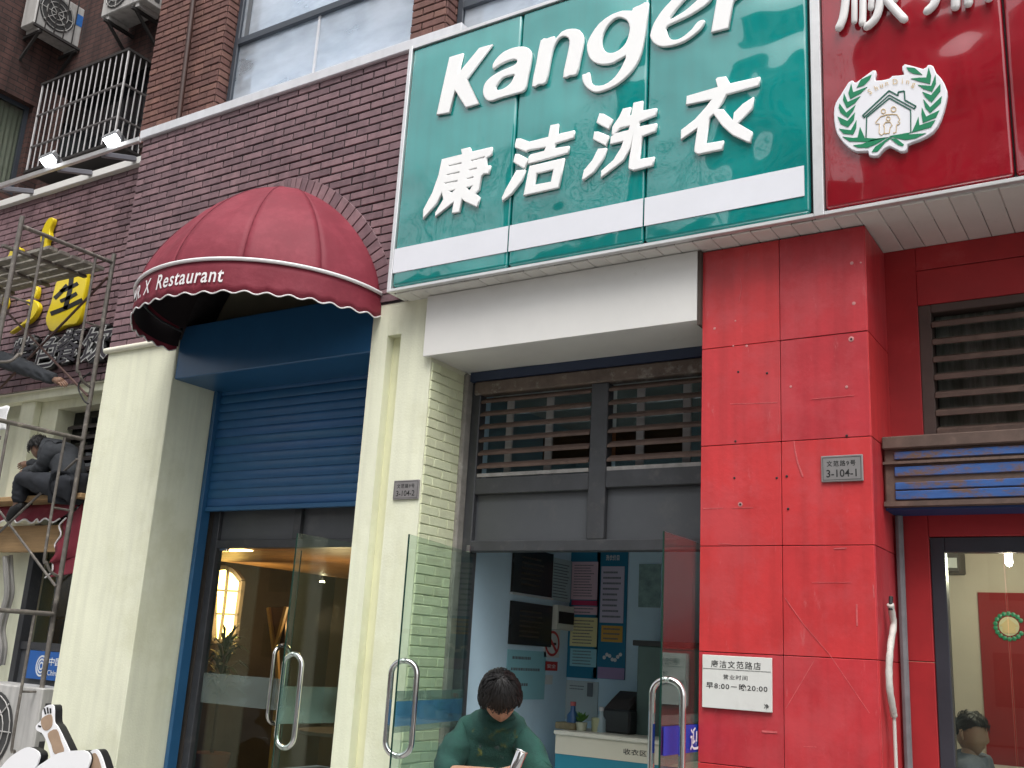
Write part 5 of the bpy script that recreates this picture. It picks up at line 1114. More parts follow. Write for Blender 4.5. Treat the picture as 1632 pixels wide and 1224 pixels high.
zp = A(*Z3(200,828), .16).z
tag(MB().box(-10.6, b.x, .14, .40, zp-.045, zp).build('plank', M_timber, None, bevel=.004), 'timber plank under the sitting worker', 'plank')
z0_, z1_ = A(*Z3(150,1150), .34).z, A(*Z3(150,1000), .34).z
tag(MB().box(-10.8, A(*Z3(330,1080), .34).x, .34, .40, z0_, z1_).build('timber_board', M_timber, None, bevel=.004), 'wide timber board under the scalloped maroon awning', 'board')

# ================================================================== scaffold
M_tube = mat('scaffold_tube', (.15,.135,.12), .6, metal=.2, var=.3, vscale=14, dirt=(.40,.36,.30), dscale=14, damt=.6, dcut=.55)
M_brace = mat('rust_brace', (.11,.06,.05), .65, var=.3, vscale=12)
SX, YF, YBk = -8.43, -.87, .10
FRM = thing('welded_scaffold', 'rusty welded scaffold frame, uppermost beside the yellow characters', 'scaffold', (SX,-.38,3.24), 'scaffold frames')
def frame_parts(root, X_, zb_, zt_):
    for y in (YF, YBk): MB().tube([(X_,y,zb_),(X_,y,zt_)], .022, 10).build('post', M_tube, root, smooth=True)
    MB().tube([(X_,YF,zt_-.09),(X_,YBk,zt_-.09)], .020, 10).build('top_beam', M_tube, root, smooth=True)
    for y, s in ((YF+.23,-1),(YBk-.19,1)):
        P = [(X_,y,zt_-.10),(X_,y,zb_+.62),(X_,y+s*.03,zb_+.52),(X_,y+s*.09,zb_+.44),(X_,y+s*.2,zb_+.40)]
        P = cat_rom([Vector(p_) for p_ in P], 4, False); MB().tube(P, .013, 8).build('inner_tube', M_tube, root, smooth=True)
        MB().tube([(X_,y,zt_-.75),(X_,y+s*.2,zt_-.75)], .010, 6).build('stub', M_tube, root)
frame_parts(FRM, SX, 3.30, 5.05)
HZ = (3.30-1.75, 3.30-3.5+.0)
def dupf(loc, label):
    c = copy_tree(FRM); c.location = loc; c['label'] = label; return c
dupf((SX,-.38,3.24-1.75), 'rusty welded scaffold frame beside the sitting worker'); dupf((SX,-.38,3.24-3.33), 'lowest rusty scaffold frame beside the beige air conditioner')
X2 = SX-1.83
for k, lb in enumerate(('uppermost scaffold frame at the far end of the deck', 'middle scaffold frame at the far end of the deck', 'lowest scaffold frame at the far end of the deck')): dupf((X2,-.38,(3.24,1.49,-.09)[k]), lb)
BRG = 'diagonal scaffold braces'
def brace(a_, b_, lab, m=M_brace): tag(MB().tube([a_, b_], .0125, 6).build('scaffold_brace', m, None, smooth=True), lab, 'brace', BRG)
brace((SX,YBk-.03,4.80), (X2,YBk-.03,3.6), 'dark red diagonal brace crossing below the yellow character'); brace((SX,YBk-.03,3.62), (X2,YBk-.03,4.80), 'thin diagonal brace crossing the worker reaching arm')
brace((SX,YBk-.03,3.02), (X2,YBk-.03,1.85), 'diagonal brace in front of the sitting worker', M_tube); brace((SX,YBk-.03,1.87), (X2,YBk-.03,3.05), 'diagonal brace in front of the timber board', M_tube)
# decks
DK = thing('scaffold_deck', 'dirty slatted scaffold deck seen from below, under the top beam', 'scaffold deck', (-9.4,-.4,4.85), 'scaffold decks')
M_deck = mat('splattered_deck', (.24,.22,.19), .8, var=.35, vscale=9, dirt=(.55,.52,.42), dscale=10, damt=.8, dcut=.54)
for k in range(2, 7): MB().box(X2-.1, SX-.02, YF+.06+k*.125, YF+.06+k*.125+.098, 4.86, 4.895).build('board', M_deck, DK, bevel=.004)
for k in range(3): MB().box(SX-.35-k*.6, SX-.30-k*.6, YF+.05, YBk-.05, 4.835, 4.858).build('crossbar', M_tube, DK)
DK2 = thing('scaffold_deck', 'white splattered scaffold deck above the sitting worker', 'scaffold deck', (-9.6,-.6,3.1), 'scaffold decks')
for k in range(3): MB().box(X2-.1, SX-.55, YF+.06+k*.16, YF+.06+k*.16+.13, 3.145, 3.185).build('board', M_deck, DK2, bevel=.004)
tag(MB().grid(lambda u, v: (A(-32+45*u, 655+30*v, -.5).x, -.5+.02*math.sin(u*9+v*3), A(-32+45*u, 648+38*v, -.5).z+.03*mnoise.noise(Vector((u*4,v*4,0)))), 14, 10).build('white_cloth', mat('white_rag', (.7,.7,.7), .9), None, smooth='all', solid=.004), 'white rag lying on the scaffold deck', 'rag')
# thin lead wire by the working hand
P = cat_rom([A(*Z3(x,y), .05) for x, y in ((520,120),(470,160),(450,210),(480,280),(505,300))], 5, False); tag(MB().tube(P, .008, 6).build('power_lead', M_black, None, smooth=True), 'thin black power lead looped on the scaffold post', 'cable')

# ================================================================== cartoon cut-out board at the pillar foot
YK = -.55
CK = thing('cutout_board', 'white cartoon cutout board with black edges and a raised brown arm', 'cutout', (-7.4,YK,-.03))
M_cw = mat('cutout_white', (.82,.82,.84), .5); M_cb = mat('cutout_black', (.012,.012,.013), .5); M_cbr = mat('cutout_brown', (.36,.25,.17), .6, var=.12, vscale=14)
def z4poly(pts, Y, sm=3):
    q = [Z4(*p_) for p_ in pts]; q = [(v.x,v.y) for v in cat_rom([(a,b,0) for a,b in q], sm)] if sm else q
    return [(lambda w: (w.x,w.z))(A(a, b, Y)) for a, b in q]
blob1 = [(-40,1290),(10,1215),(60,1160),(140,1110),(180,1112),(220,1140),(216,1190),(190,1240),(160,1300)]
blob2 = [(170,1290),(205,1224),(250,1190),(330,1140),(430,1125),(490,1130),(512,1170),(495,1230),(470,1300)]
armo = [(300,1190),(270,1090),(240,1030),(210,1012),(203,985),(235,950),(240,900),(265,870),(302,872),(305,960),(325,990),(360,1060),(398,1150),(380,1200)]
leg = [(480,1290),(500,1200),(505,1140),(540,1118),(565,1140),(590,1210),(600,1290)]
for nm, pl_, y in (('cloud_shape',blob1,YK-.03),('cloud_shape',blob2,YK-.03),('arm_shape',armo,YK),('leg_shape',leg,YK+.01)):
    flat_shape(nm, [z4poly(pl_, y)], y, .012, M_cw, CK); flat_shape('black_edge', [z4poly(pl_, y+.012)], y+.0125, .075, M_cb, CK)
flat_shape('arm_skin', [z4poly([(270,1030),(320,1005),(345,1070),(362,1130),(310,1145),(290,1090)], YK-.003)], YK-.003, .002, M_cbr, CK); flat_shape('palm_skin', [z4poly([(240,940),(290,920),(296,980),(270,1010),(245,1005),(232,970)], YK-.003)], YK-.003, .002, M_cbr, CK)
flat_shape('leg_skin', [z4poly([(515,1160),(540,1140),(562,1180),(575,1250),(520,1250)], YK+.007)], YK+.007, .002, M_cbr, CK)
for a_, b_ in (((250,885),(258,920)),((268,880),(272,915)),((285,885),(286,915)),((215,985),(232,990))): flat_shape('finger_line', [[(lambda v: (v.x,v.z))(A(*Z4(*p_), YK-.003)) for p_ in stroke([a_,b_], 9)]], YK-.003, .002, M_cb, CK)
lo_ = A(*Z4(300,1260), YK); MB().box(A(*Z4(40,1250),YK).x, A(*Z4(560,1250),YK).x, YK+.02, YK+.05, -.03, lo_.z).build('stand', M_cb, CK)
# ================================================================== people
def skin_mesh(J, E, root, sub=2):
    names = list(J); me = bpy.data.meshes.new('skin'); me.from_pydata([J[n][0] for n in names], [(names.index(a), names.index(b)) for a, b in E], [])
    ob = bpy.data.objects.new('skin', me); COL.objects.link(ob)
    md = ob.modifiers.new('s', 'SKIN'); md.use_smooth_shade = True
    for i, n in enumerate(names):
        r = J[n][1]; me.skin_vertices[0].data[i].radius = (r, r) if not isinstance(r, tuple) else r
        me.skin_vertices[0].data[i].use_root = (n == root)
    s2 = ob.modifiers.new('d', 'SUBSURF'); s2.levels = sub; s2.render_levels = sub
    dg = bpy.context.evaluated_depsgraph_get(); out = bpy.data.meshes.new_from_object(ob.evaluated_get(dg)); bpy.data.objects.remove(ob)
    return out
def folds(me, amp=.012, f=1.0):
    for v in me.vertices:
        p_ = v.co*f; v.co = v.co+v.normal*(mnoise.noise(p_*8)*amp+(1-abs(mnoise.noise(Vector((p_.x*10+p_.z*16, p_.y*9-p_.z*6, p_.z*11))))*2)*amp)
    return me
def mesh_to_mb(me):
    q = MB(); q.add([v.co.copy() for v in me.vertices], [tuple(p.vertices) for p in me.polygons]); return q
def head_mb(c, fwd, up, s=1.0):
    """head about 0.23 m tall; local x right, y forward, z up"""
    f = Vector(fwd).normalized(); u = Vector(up); u = (u-f*u.dot(f)).normalized(); r = f.cross(u); c = Vector(c)
    T = lambda x, y, z: c+(r*x+f*y+u*z)*s
    q = MB(); nu, nv = 28, 22; vs = []
    for j in range(nv+1):
        ph = math.pi*j/nv
        for i in range(nu):
            th = 2*math.pi*i/nu; x = math.sin(ph)*math.sin(th); y = math.sin(ph)*math.cos(th); z = math.cos(ph)
            X, Y, Z = x*.076, y*.095, z*.115
            if z < 0:      # jaw narrows
                k = -z; X *= 1-.32*k*k; Y = Y*(1-.12*k)+.012*k
            if y > .2:      # face plane
                g = lambda a, b, w, h: math.exp(-((x-a)/w)**2-((z-b)/h)**2)
                Y += .022*g(0,-.12,.13,.20)*(1 if z < .1 else .5)+.006*g(0,.18,.6,.10)-.010*(g(.38,.02,.16,.12)+g(-.38,.02,.16,.12))+.006*g(0,-.52,.28,.07)-.004*g(0,-.44,.3,.04)+.010*g(0,-.85,.25,.14)
            vs.append(T(X, Y, Z))
    fs = [(j*nu+i, j*nu+(i+1)%nu, (j+1)*nu+(i+1)%nu, (j+1)*nu+i) for j in range(nv) for i in range(nu)]
    q.add(vs, fs)
    for sx in (-1, 1):      # ears
        q.tube([T(sx*.074,-.012,.02), T(sx*.086,-.018,.012), T(sx*.088,-.016,-.012), T(sx*.080,-.006,-.030)], .012, 8, flat=None, rad=[.006*s,.013*s,.012*s,.007*s], dome=True)
    return q, T
def hair_on(T, m, parent, n=900, seed=1, L=.075, low=118):
    rg = random.Random(seed); q = MB(); nu, nv = 28, 12; vs = []
    def lim(th):     # how far down the hair goes, as a polar angle
        y = math.cos(th); return math.radians(62 if y > .55 else (62+(.55-y)/.8*(low-68) if y > -.25 else low))
    def S(th, ph, o):
        x = math.sin(ph)*math.sin(th); y = math.sin(ph)*math.cos(th); z = math.cos(ph); return T(x*(.078+o), y*(.097+o)-.003, z*(.117+o))
    for j in range(nv+1):
        for i in range(nu):
            th = 2*math.pi*i/nu; vs.append(S(th, lim(th)*j/nv, .012-.006*(j/nv)+.004*math.sin(th*5+j)))
    q.add(vs, [(j*nu+i, j*nu+(i+1)%nu, (j+1)*nu+(i+1)%nu, (j+1)*nu+i) for j in range(nv) for i in range(nu)])
    for k in range(n):
        th = rg.uniform(0, 2*math.pi); l = lim(th); l *= rg.uniform(.86,1.12); p0 = l*rg.random()**.6; dl = L/.1*rg.uniform(.6,1.2); dt = rg.uniform(-.35,.35); o = rg.uniform(.009,.026); w = rg.uniform(.03,.07)
        pts = [(th+dt*t_, min(p0+dl*t_, l+.22), o*(1-.45*t_)+.004*math.sin(t_*3)) for t_ in (0,.35,.7,1)]
        vv = []
        for i_, (a, b, oo) in enumerate(pts):
            ww = w*(1,.9,.6,.1)[i_]/max(.25,math.sin(b)); vv += [S(a-ww/2,b,oo), S(a,b,oo+.003), S(a+ww/2,b,oo)]
        q.add(vv, [(i_*3+j_, i_*3+j_+1, i_*3+j_+4, i_*3+j_+3) for i_ in range(3) for j_ in range(2)])
    return q.build('hair', m, parent, smooth='all')
def hand_mb(q, wrist, d, palm_n, s=1.0, curl=.9, thumb_side=1):
    """palm with five tapering fingers; d = direction of the hand, palm_n = out of the palm"""
    d = Vector(d).normalized(); n = Vector(palm_n); n = (n-d*n.dot(d)).normalized(); sd_ = d.cross(n)*thumb_side; w = Vector(wrist)
    q.tube([w-d*.02, w+d*.03*s, w+d*.065*s, w+d*.09*s], .03, 12, rad=[.026*s,.034*s,.040*s,.034*s], flat=None)
    for k, (o, L_) in enumerate(((.030,.070),(.011,.080),(-.009,.074),(-.028,.058))):
        p0 = w+d*.078*s+sd_*o*s; a = 0; P = [p0-d*.02*s, p0]; dr = d
        for j in range(3):
            a += curl*(.55,.75,.5)[j]; dr = d*math.cos(a)+n*math.sin(a); P.append(P[-1]+dr*L_*s*(.45,.32,.23)[j])
        q.tube(P, .009, 8, rad=[.0095*s,.0095*s,.009*s,.008*s,.0068*s], dome=True)
    p0 = w+d*.02*s+sd_*.028*s; t1 = (d*.65+sd_*.6+n*.45).normalized(); t2 = (d*.75+n*.65+sd_*-.1).normalized()
    q.tube([p0, p0+t1*.038*s, p0+t1*.038*s+t2*.03*s, p0+t1*.038*s+t2*.052*s], .011, 8, rad=[.014*s,.012*s,.010*s,.008*s], dome=True)
M_skin = mat('skin', (.42,.23,.155), .5, var=.06, vscale=30, sub=.08); M_hair = mat('black_hair', (.008,.007,.007), .5, var=.3, vscale=40)
M_skind = mat('tanned_skin', (.26,.15,.10), .55)

def slim(J): return {k: (v[0], tuple(x*.5 for x in v[1]) if isinstance(v[1], tuple) else (v[1]*.6 if k[:2] in ('sh','hp') else (v[1]*.75 if k[:2] in ('el','kn','nk') else v[1]))) for k, v in J.items()}
# ---- man in the green jumper, bent over a tool in front of the laundry
hc = A(797,1111,-1.45); hv = Vector((hc.x-CAM.x, hc.y-CAM.y, 0)); dist = hv.length; tw = -hv.normalized(); rt = Vector((-tw.y, tw.x, 0)); rt = rt if rt.x > 0 else -rt
PPM = F/((hc-CAM).dot(_fw))
def ML(r_, t_, z_): return hc+rt*r_+tw*t_+Vector((0,0,z_))
MAN = thing('person', 'dark haired person in a green jumper bending over a chrome tool', 'person', (ML(0,-.2,0).x, ML(0,-.2,0).y, -.03))
zf = -.03-hc.z
hq, T = head_mb(hc, tw*.62+Vector((0,0,-.78))+rt*.16, tw*.75+Vector((0,0,.6)), 1.0)
J = {'pel':(ML(0,-.34,-.62),(.15,.12)), 'sp1':(ML(0,-.31,-.46),(.15,.12)), 'sp2':(ML(-.005,-.24,-.30),(.17,.125)), 'sp3':(ML(-.01,-.17,-.17),(.13,.10)), 'nk':(ML(-.005,-.10,-.09),.058), 'hd':(ML(0,-.03,-.02),.055),
     'shl':(ML(-.16,-.19,-.17),.072), 'ell':(ML(-.235,-.05,-.345),.050), 'wrl':(ML(.015,.21,-.315),.031), 'shr':(ML(.105,-.17,-.16),.072), 'elr':(ML(.205,-.02,-.33),.050), 'wrr':(ML(.25,.20,-.40),.031),
     'hpl':(ML(-.10,-.34,-.70),.10), 'knl':(ML(-.12,-.28,(zf-.62)/2-.05),.068), 'anl':(ML(-.12,-.36,zf+.09),.045), 'tol':(ML(-.13,-.18,zf+.04),.035), 'hpr':(ML(.10,-.34,-.70),.10), 'knr':(ML(.12,-.28,(zf-.62)/2-.05),.068), 'anr':(ML(.12,-.36,zf+.09),.045), 'tor':(ML(.13,-.18,zf+.04),.035)}
E_ = [('pel','sp1'),('sp1','sp2'),('sp2','sp3'),('sp3','nk'),('nk','hd'),('sp3','shl'),('shl','ell'),('ell','wrl'),('sp3','shr'),('shr','elr'),('elr','wrr'),('pel','hpl'),('hpl','knl'),('knl','anl'),('anl','tol'),('pel','hpr'),('hpr','knr'),('knr','anr'),('anr','tor')]
q = mesh_to_mb(skin_mesh(slim(J), E_, 'pel')); q.add(hq.v, hq.f)
hand_mb(q, J['wrl'][0], (J['wrl'][0]-J['ell'][0]).normalized()*.7+rt*.3+Vector((0,0,.05)), Vector((0,0,-.6))+rt*.5, .95, 1.0, 1)
hand_mb(q, J['wrr'][0], tw*.8-rt*.4, Vector((0,0,-1)), .95, .8, -1)
body = q.build('body', M_skin, MAN, smooth='all')
hair_on(T, M_hair, MAN, 1400, seed=3, L=.06, low=112)
M_knit = mat('green_knit', (.008,.048,.038), .9, var=.16, vscale=7, bump=.004, bscale=160, dirt=(.014,.085,.062), dscale=4, damt=.5, dcut=.52)
mid = lambda a, b, t_: J[a][0].lerp(J[b][0], t_)
JJ = {'a':(ML(0,-.34,-.66),(.185,.155)), 'b':(ML(0,-.31,-.46),(.19,.155)), 'c':(ML(-.03,-.24,-.30),(.165,.135)), 'd':(ML(-.025,-.17,-.17),(.115,.10)), 'e':(ML(-.005,-.115,-.105),.090), 'e2':(ML(-.003,-.06,-.085),.080),
      'sl':(ML(-.15,-.19,-.18),.078), 'ml':(mid('shl','ell',.5)+Vector((0,0,.005)),.072), 'el':(J['ell'][0],.064), 'cl':(mid('ell','wrl',.22),.060), 'sr':(ML(.095,-.17,-.18),.078), 'mr':(mid('shr','elr',.5),.070), 'er':(J['elr'][0],.062), 'cr':(mid('elr','wrr',.25),.060)}
jm = skin_mesh(JJ, [('a','b'),('b','c'),('c','d'),('d','e'),('e','e2'),('d','sl'),('sl','ml'),('ml','el'),('el','cl'),('d','sr'),('sr','mr'),('mr','er'),('er','cr')], 'a', 3)
for v in jm.vertices:      # cloth folds
    p_ = v.co; k = mnoise.noise(p_*8)*.012+(1-abs(mnoise.noise(Vector((p_.x*9+p_.z*14, p_.y*9-p_.z*6, p_.z*10))))*2)*.011; v.co = p_+v.normal*k
fin(jm, 'jumper', M_knit, MAN, smooth='all')
# faded print across the chest
def patch_mat(name, col, scale, cut):
    m = bpy.data.materials.new(name); m.use_nodes = True; N = m.node_tree.nodes; L = m.node_tree.links; b = N['Principled BSDF']; b.inputs['Base Color'].default_value = (*col,1); b.inputs['Roughness'].default_value = .9
    g = N.new('ShaderNodeNewGeometry'); t_ = N.new('ShaderNodeTexNoise'); t_.inputs['Scale'].default_value = scale; t_.inputs['Detail'].default_value = 4; L.new(g.outputs['Position'], t_.inputs['Vector'])
    mr = N.new('ShaderNodeMapRange'); mr.inputs[1].default_value = cut; mr.inputs[2].default_value = cut+.14; mr.inputs[4].default_value = .5; L.new(t_.outputs[0], mr.inputs[0]); L.new(mr.outputs[0], b.inputs['Alpha']); return m
for nm, col, sc_, cut, o_ in (('yellow_print',(.26,.25,.03),16,.56,.0015),('grey_print',(.22,.24,.26),22,.60,.0025)):
    q = MB()
    for pg in jm.polygons:
        c_ = pg.center; x_, y_ = PX(c_)
        if 752 < x_ < 822 and 1160 < y_ < 1207 and pg.normal.dot(CAM-c_) > 0: q.add([jm.vertices[i].co+jm.vertices[i].normal*o_ for i in pg.vertices], [tuple(range(len(pg.vertices)))])
    if q.v: q.build('chest_print', patch_mat(nm, col, sc_, cut), MAN, smooth='all')
MB().lathe([(.062,-.02),(.080,-.008),(.084,.006),(.070,.02),(.060,.012)], ML(-.005,-.115,-.095), 'z', 20).build('collar', M_knit, MAN, smooth='all')
TJ = {'p':(ML(0,-.34,-.66),(.165,.14)), 'l0':(ML(-.10,-.34,-.74),.115), 'l1':(J['knl'][0],.088), 'l2':(J['anl'][0]+Vector((0,0,.03)),.068), 'r0':(ML(.10,-.34,-.74),.115), 'r1':(J['knr'][0],.088), 'r2':(J['anr'][0]+Vector((0,0,.03)),.068)}
fin(skin_mesh(TJ, [('p','l0'),('l0','l1'),('l1','l2'),('p','r0'),('r0','r1'),('r1','r2')], 'p'), 'trousers', mat('dark_trousers', (.03,.035,.05), .9), MAN, smooth='all')
for s in 'lr': MB().tube([J['an'+s][0]-Vector((0,0,.05))-tw*.06, J['an'+s][0]-Vector((0,0,.04))+tw*.06, J['to'+s][0]+tw*.05+Vector((0,0,-.005))], .045, 12, rad=[.04,.048,.036], dome=True, flat=(1,1,.75)).build('shoe', M_black, MAN, smooth='all')
# chrome tool held in the hand : a spray gun with its steel cup
tc = A(823,1206,-1.45)+tw*.27; ax = (Vector((0,0,1))*.9+rt*.33).normalized()
TL = thing('spray_gun', 'chrome spray gun with a steel cup held by the person in green', 'spray gun', tc-ax*.07)
def along(a, b, r0, r1, seg=20): return MB().tube([tc+ax*a, tc+ax*(a+.004), tc+ax*(b-.004), tc+ax*b], r0, seg, rad=[r0*.93,r0,r1,r1*.93])
along(-.045,.048,.021,.0245).build('cup', M_steel, TL, smooth=True); along(.049,.055,.027,.027).build('cup_rim', M_steel, TL, smooth=True); along(-.075,-.046,.009,.012).build('neck', M_steel, TL, smooth=True)
bt = tc-ax*.085
MB().tube([bt-rt*.075+tw*.02, bt-rt*.03+tw*.01, bt+rt*.02, bt+rt*.05-tw*.01], .010, 10, rad=[.008,.013,.013,.006]).build('gun_body', M_steel, TL, smooth='all')
MB().tube([bt-rt*.07+tw*.02, bt-rt*.085+tw*.02-Vector((0,0,.06)), bt-rt*.085+tw*.02-Vector((0,0,.11))], .012, 10).build('grip', M_steel, TL, smooth='all')
MB().tube([bt-rt*.02+Vector((0,0,.012)), bt-rt*.055+Vector((0,0,.04))], .006, 8).build('lever', M_steel, TL, smooth='all')
# the work table below the frame that he leans over
wt = ML(.05,.30,0); WT = thing('work_table', 'small work table in front of the person in green', 'table', (wt.x,wt.y,-.03))
ztab = hc.z-.47
MB().box(wt.x-.28, wt.x+.28, wt.y-.2, wt.y+.2, ztab-.03, ztab).build('top', M_timber, WT, bevel=.004)
for sx in (-.24,.24):
    for sy in (-.16,.16): MB().box(wt.x+sx-.02, wt.x+sx+.02, wt.y+sy-.02, wt.y+sy+.02, -.03, ztab-.031).build('leg', M_timber, WT)

# ---- worker sitting on the plank behind the scaffold
M_jacket = mat('dark_grey_jacket', (.030,.034,.040), .85, var=.25, vscale=9, bump=.004, bscale=60); M_jeans = mat('dark_jeans', (.022,.025,.032), .9, var=.25, vscale=9)
def S3(x, y, Y): return A(*Z3(x, y), Y)
WK = thing('person', 'crouched worker in dark clothes sitting on the timber plank', 'person', S3(400,820,.24))
YP = .22
hd = S3(222,550,YP-.02); hq, T = head_mb(hd, Vector((-.55,.75,-.40)), Vector((-.3,.2,.9)), .98)
J = {'pel':(S3(410,765,YP),(.14,.13)), 's1':(S3(400,690,YP),(.14,.12)), 's2':(S3(360,610,YP),(.16,.12)), 's3':(S3(310,560,YP),(.12,.10)), 'nk':(S3(268,548,YP),.06), 'hd':(S3(240,550,YP-.02),.055),
     'sha':(S3(300,575,YP-.15),.07), 'ela':(S3(235,680,YP-.13),.05), 'wra':(S3(150,700,YP-.02),.033), 'shb':(S3(300,570,YP+.15),.07), 'elb':(S3(240,660,YP+.12),.05), 'wrb':(S3(160,650,YP+.08),.033),
     'hpa':(S3(390,785,YP-.10),.10), 'kna':(S3(130,725,YP-.13),.070), 'ana':(S3(105,880,YP-.12),.045), 'toa':(S3(60,950,YP-.14),.036), 'hpb':(S3(390,785,YP+.08),.10), 'knb':(S3(170,770,YP+.06),.070), 'anb':(S3(150,870,YP+.04),.045), 'tob':(S3(110,900,YP+.02),.036)}
E2 = [('pel','s1'),('s1','s2'),('s2','s3'),('s3','nk'),('nk','hd'),('s3','sha'),('sha','ela'),('ela','wra'),('s3','shb'),('shb','elb'),('elb','wrb'),('pel','hpa'),('hpa','kna'),('kna','ana'),('ana','toa'),('pel','hpb'),('hpb','knb'),('knb','anb'),('anb','tob')]
q = mesh_to_mb(skin_mesh(slim(J), E2, 'pel')); q.add(hq.v, hq.f); hand_mb(q, J['wra'][0], (-1,.1,.1), (0,.6,-.6), .95, .8, 1); hand_mb(q, J['wrb'][0], (-1,.1,.1), (0,-.6,-.6), .95, .8, -1)
q.build('body', M_skind, WK, smooth='all'); hair_on(T, M_hair, WK, 500, seed=5, L=.04, low=110)
def grow(names, k, ends=()): return {n: (J[n][0], tuple(x+k for x in J[n][1]) if isinstance(J[n][1], tuple) else J[n][1]+k) for n in names}
fin(folds(skin_mesh(grow(('pel','s1','s2','s3','nk','sha','ela','wra','shb','elb','wrb'), .022), [e for e in E2 if all(n in ('pel','s1','s2','s3','nk','sha','ela','wra','shb','elb','wrb') for n in e)], 'pel', 3)), 'jacket', M_jacket, WK, smooth='all')
fin(folds(skin_mesh(grow(('pel','hpa','kna','ana','hpb','knb','anb'), .020), [e for e in E2 if all(n in ('pel','hpa','kna','ana','hpb','knb','anb') for n in e)], 'pel', 3)), 'trousers', M_jeans, WK, smooth='all')
for s in 'ab': MB().tube([J['an'+s][0]+Vector((.03,0,-.02)), J['an'+s][0].lerp(J['to'+s][0],.5), J['to'+s][0]], .05, 10, rad=[.045,.052,.042], dome=True).build('shoe', M_black, WK, smooth='all')

# ---- second worker : only the reaching arm comes into the picture
def S2(x, y, Y): return A(*Z2(x, y), Y)
YQ = -.12
AR = thing('person', 'worker in dark sleeve reaching towards the frieze from the scaffold', 'person', (S2(-330,1500,YQ).x,YQ,3.19))
sh = S2(-190,925,YQ); zt_ = sh.z; bx_ = sh.x-.17
J = {'pel':(Vector((bx_-.05,YQ-.05,zt_-.52)),(.14,.12)), 's1':(Vector((bx_-.02,YQ-.04,zt_-.33)),(.15,.12)), 's2':(Vector((bx_,YQ-.02,zt_-.15)),(.17,.12)), 's3':(Vector((bx_,YQ,zt_-.02)),(.13,.10)), 'nk':(Vector((bx_,YQ,zt_+.08)),.06), 'hd':(Vector((bx_+.01,YQ,zt_+.15)),.055),
     'sha':(sh,.075), 'ela':(S2(95,1010,YQ+.02),.055), 'wra':(S2(318,1100,YQ+.06),.033), 'shb':(Vector((bx_-.20,YQ-.02,zt_-.03)),.07), 'elb':(Vector((bx_-.26,YQ+.03,zt_-.30)),.05), 'wrb':(Vector((bx_-.12,YQ+.22,zt_-.38)),.033),
     'hpa':(Vector((bx_+.05,YQ-.05,zt_-.60)),.10), 'kna':(Vector((bx_+.25,YQ-.30,zt_-.62)),.07), 'ana':(Vector((bx_+.05,YQ-.33,3.28)),.045), 'toa':(Vector((bx_+.2,YQ-.36,3.225)),.036), 'hpb':(Vector((bx_-.15,YQ-.05,zt_-.60)),.10), 'knb':(Vector((bx_-.05,YQ-.35,zt_-.66)),.07), 'anb':(Vector((bx_-.2,YQ-.36,3.28)),.045), 'tob':(Vector((bx_-.05,YQ-.40,3.225)),.036)}
hd = J['hd'][0]+Vector((.02,.02,.09)); hq, T = head_mb(hd, Vector((.7,.6,-.3)), (0,0,1), .98)
q = mesh_to_mb(skin_mesh(slim(J), E2, 'pel')); q.add(hq.v, hq.f); hand_mb(q, J['wra'][0], S2(430,1130,YQ+.08)-S2(318,1100,YQ+.06), (0,.5,-.8), 1.0, .55, 1); hand_mb(q, J['wrb'][0], (.5,.8,.1), (0,0,-1), .95, .8, -1)
q.build('body', M_skind, AR, smooth='all'); hair_on(T, M_hair, AR, 300, seed=8)
fin(folds(skin_mesh(grow(('pel','s1','s2','s3','nk','sha','ela','wra','shb','elb','wrb'), .024), [e for e in E2 if all(n in ('pel','s1','s2','s3','nk','sha','ela','wra','shb','elb','wrb') for n in e)], 'pel', 3)), 'jacket', M_jacket, AR, smooth='all')
fin(folds(skin_mesh(grow(('pel','hpa','kna','ana','hpb','knb','anb'), .020), [e for e in E2 if all(n in ('pel','hpa','kna','ana','hpb','knb','anb') for n in e)], 'pel', 3)), 'trousers', M_jeans, AR, smooth='all')

# ---- person seated inside the red shop
def S6p(x, y, Y): return A(1100+x*S6, 800+y*S6, Y)
YI = 1.35
SP = thing('person', 'short haired person sitting inside the red shop in a grey top', 'person', (S6p(1260,1300,YI).x,YI,-.02))
hd = S6p(1292,1068,YI); hq, T = head_mb(hd, Vector((.92,-.3,-.15)), Vector((.1,0,1)), 1.0)
b_ = hd
V = lambda x, y, z: b_+Vector((x,y,z))
J = {'pel':(V(-.02,.02,-.62),(.14,.13)), 's1':(V(-.03,.02,-.46),(.14,.12)), 's2':(V(-.04,.02,-.30),(.16,.12)), 's3':(V(-.03,.01,-.18),(.13,.10)), 'nk':(V(-.015,0,-.12),.06), 'hd':(V(0,0,-.04),.055), 'sha':(V(-.02,-.18,-.20),.075), 'ela':(V(.10,-.22,-.42),.05), 'wra':(V(.32,-.14,-.40),.033), 'shb':(V(-.02,.18,-.20),.075), 'elb':(V(.10,.22,-.42),.05), 'wrb':(V(.32,.14,-.40),.033),
     'hpa':(V(.04,-.10,-.68),.10), 'kna':(V(.42,-.12,-.68),.075), 'ana':(V(.40,-.12,-hd.z+.09),.045), 'toa':(V(.52,-.12,-hd.z+.03),.036), 'hpb':(V(.04,.10,-.68),.10), 'knb':(V(.42,.12,-.68),.075), 'anb':(V(.40,.12,-hd.z+.09),.045), 'tob':(V(.52,.12,-hd.z+.03),.036)}
q = mesh_to_mb(skin_mesh(slim(J), E2, 'pel')); q.add(hq.v, hq.f); hand_mb(q, J['wra'][0], (1,.3,0), (0,.5,-.8), .95, .9, 1); hand_mb(q, J['wrb'][0], (1,-.3,0), (0,-.5,-.8), .95, .9, -1)
q.build('body', mat('skin_indoor', (.36,.20,.13), .5), SP, smooth='all'); hair_on(T, M_hair, SP, 260, seed=9, L=.02, low=98)
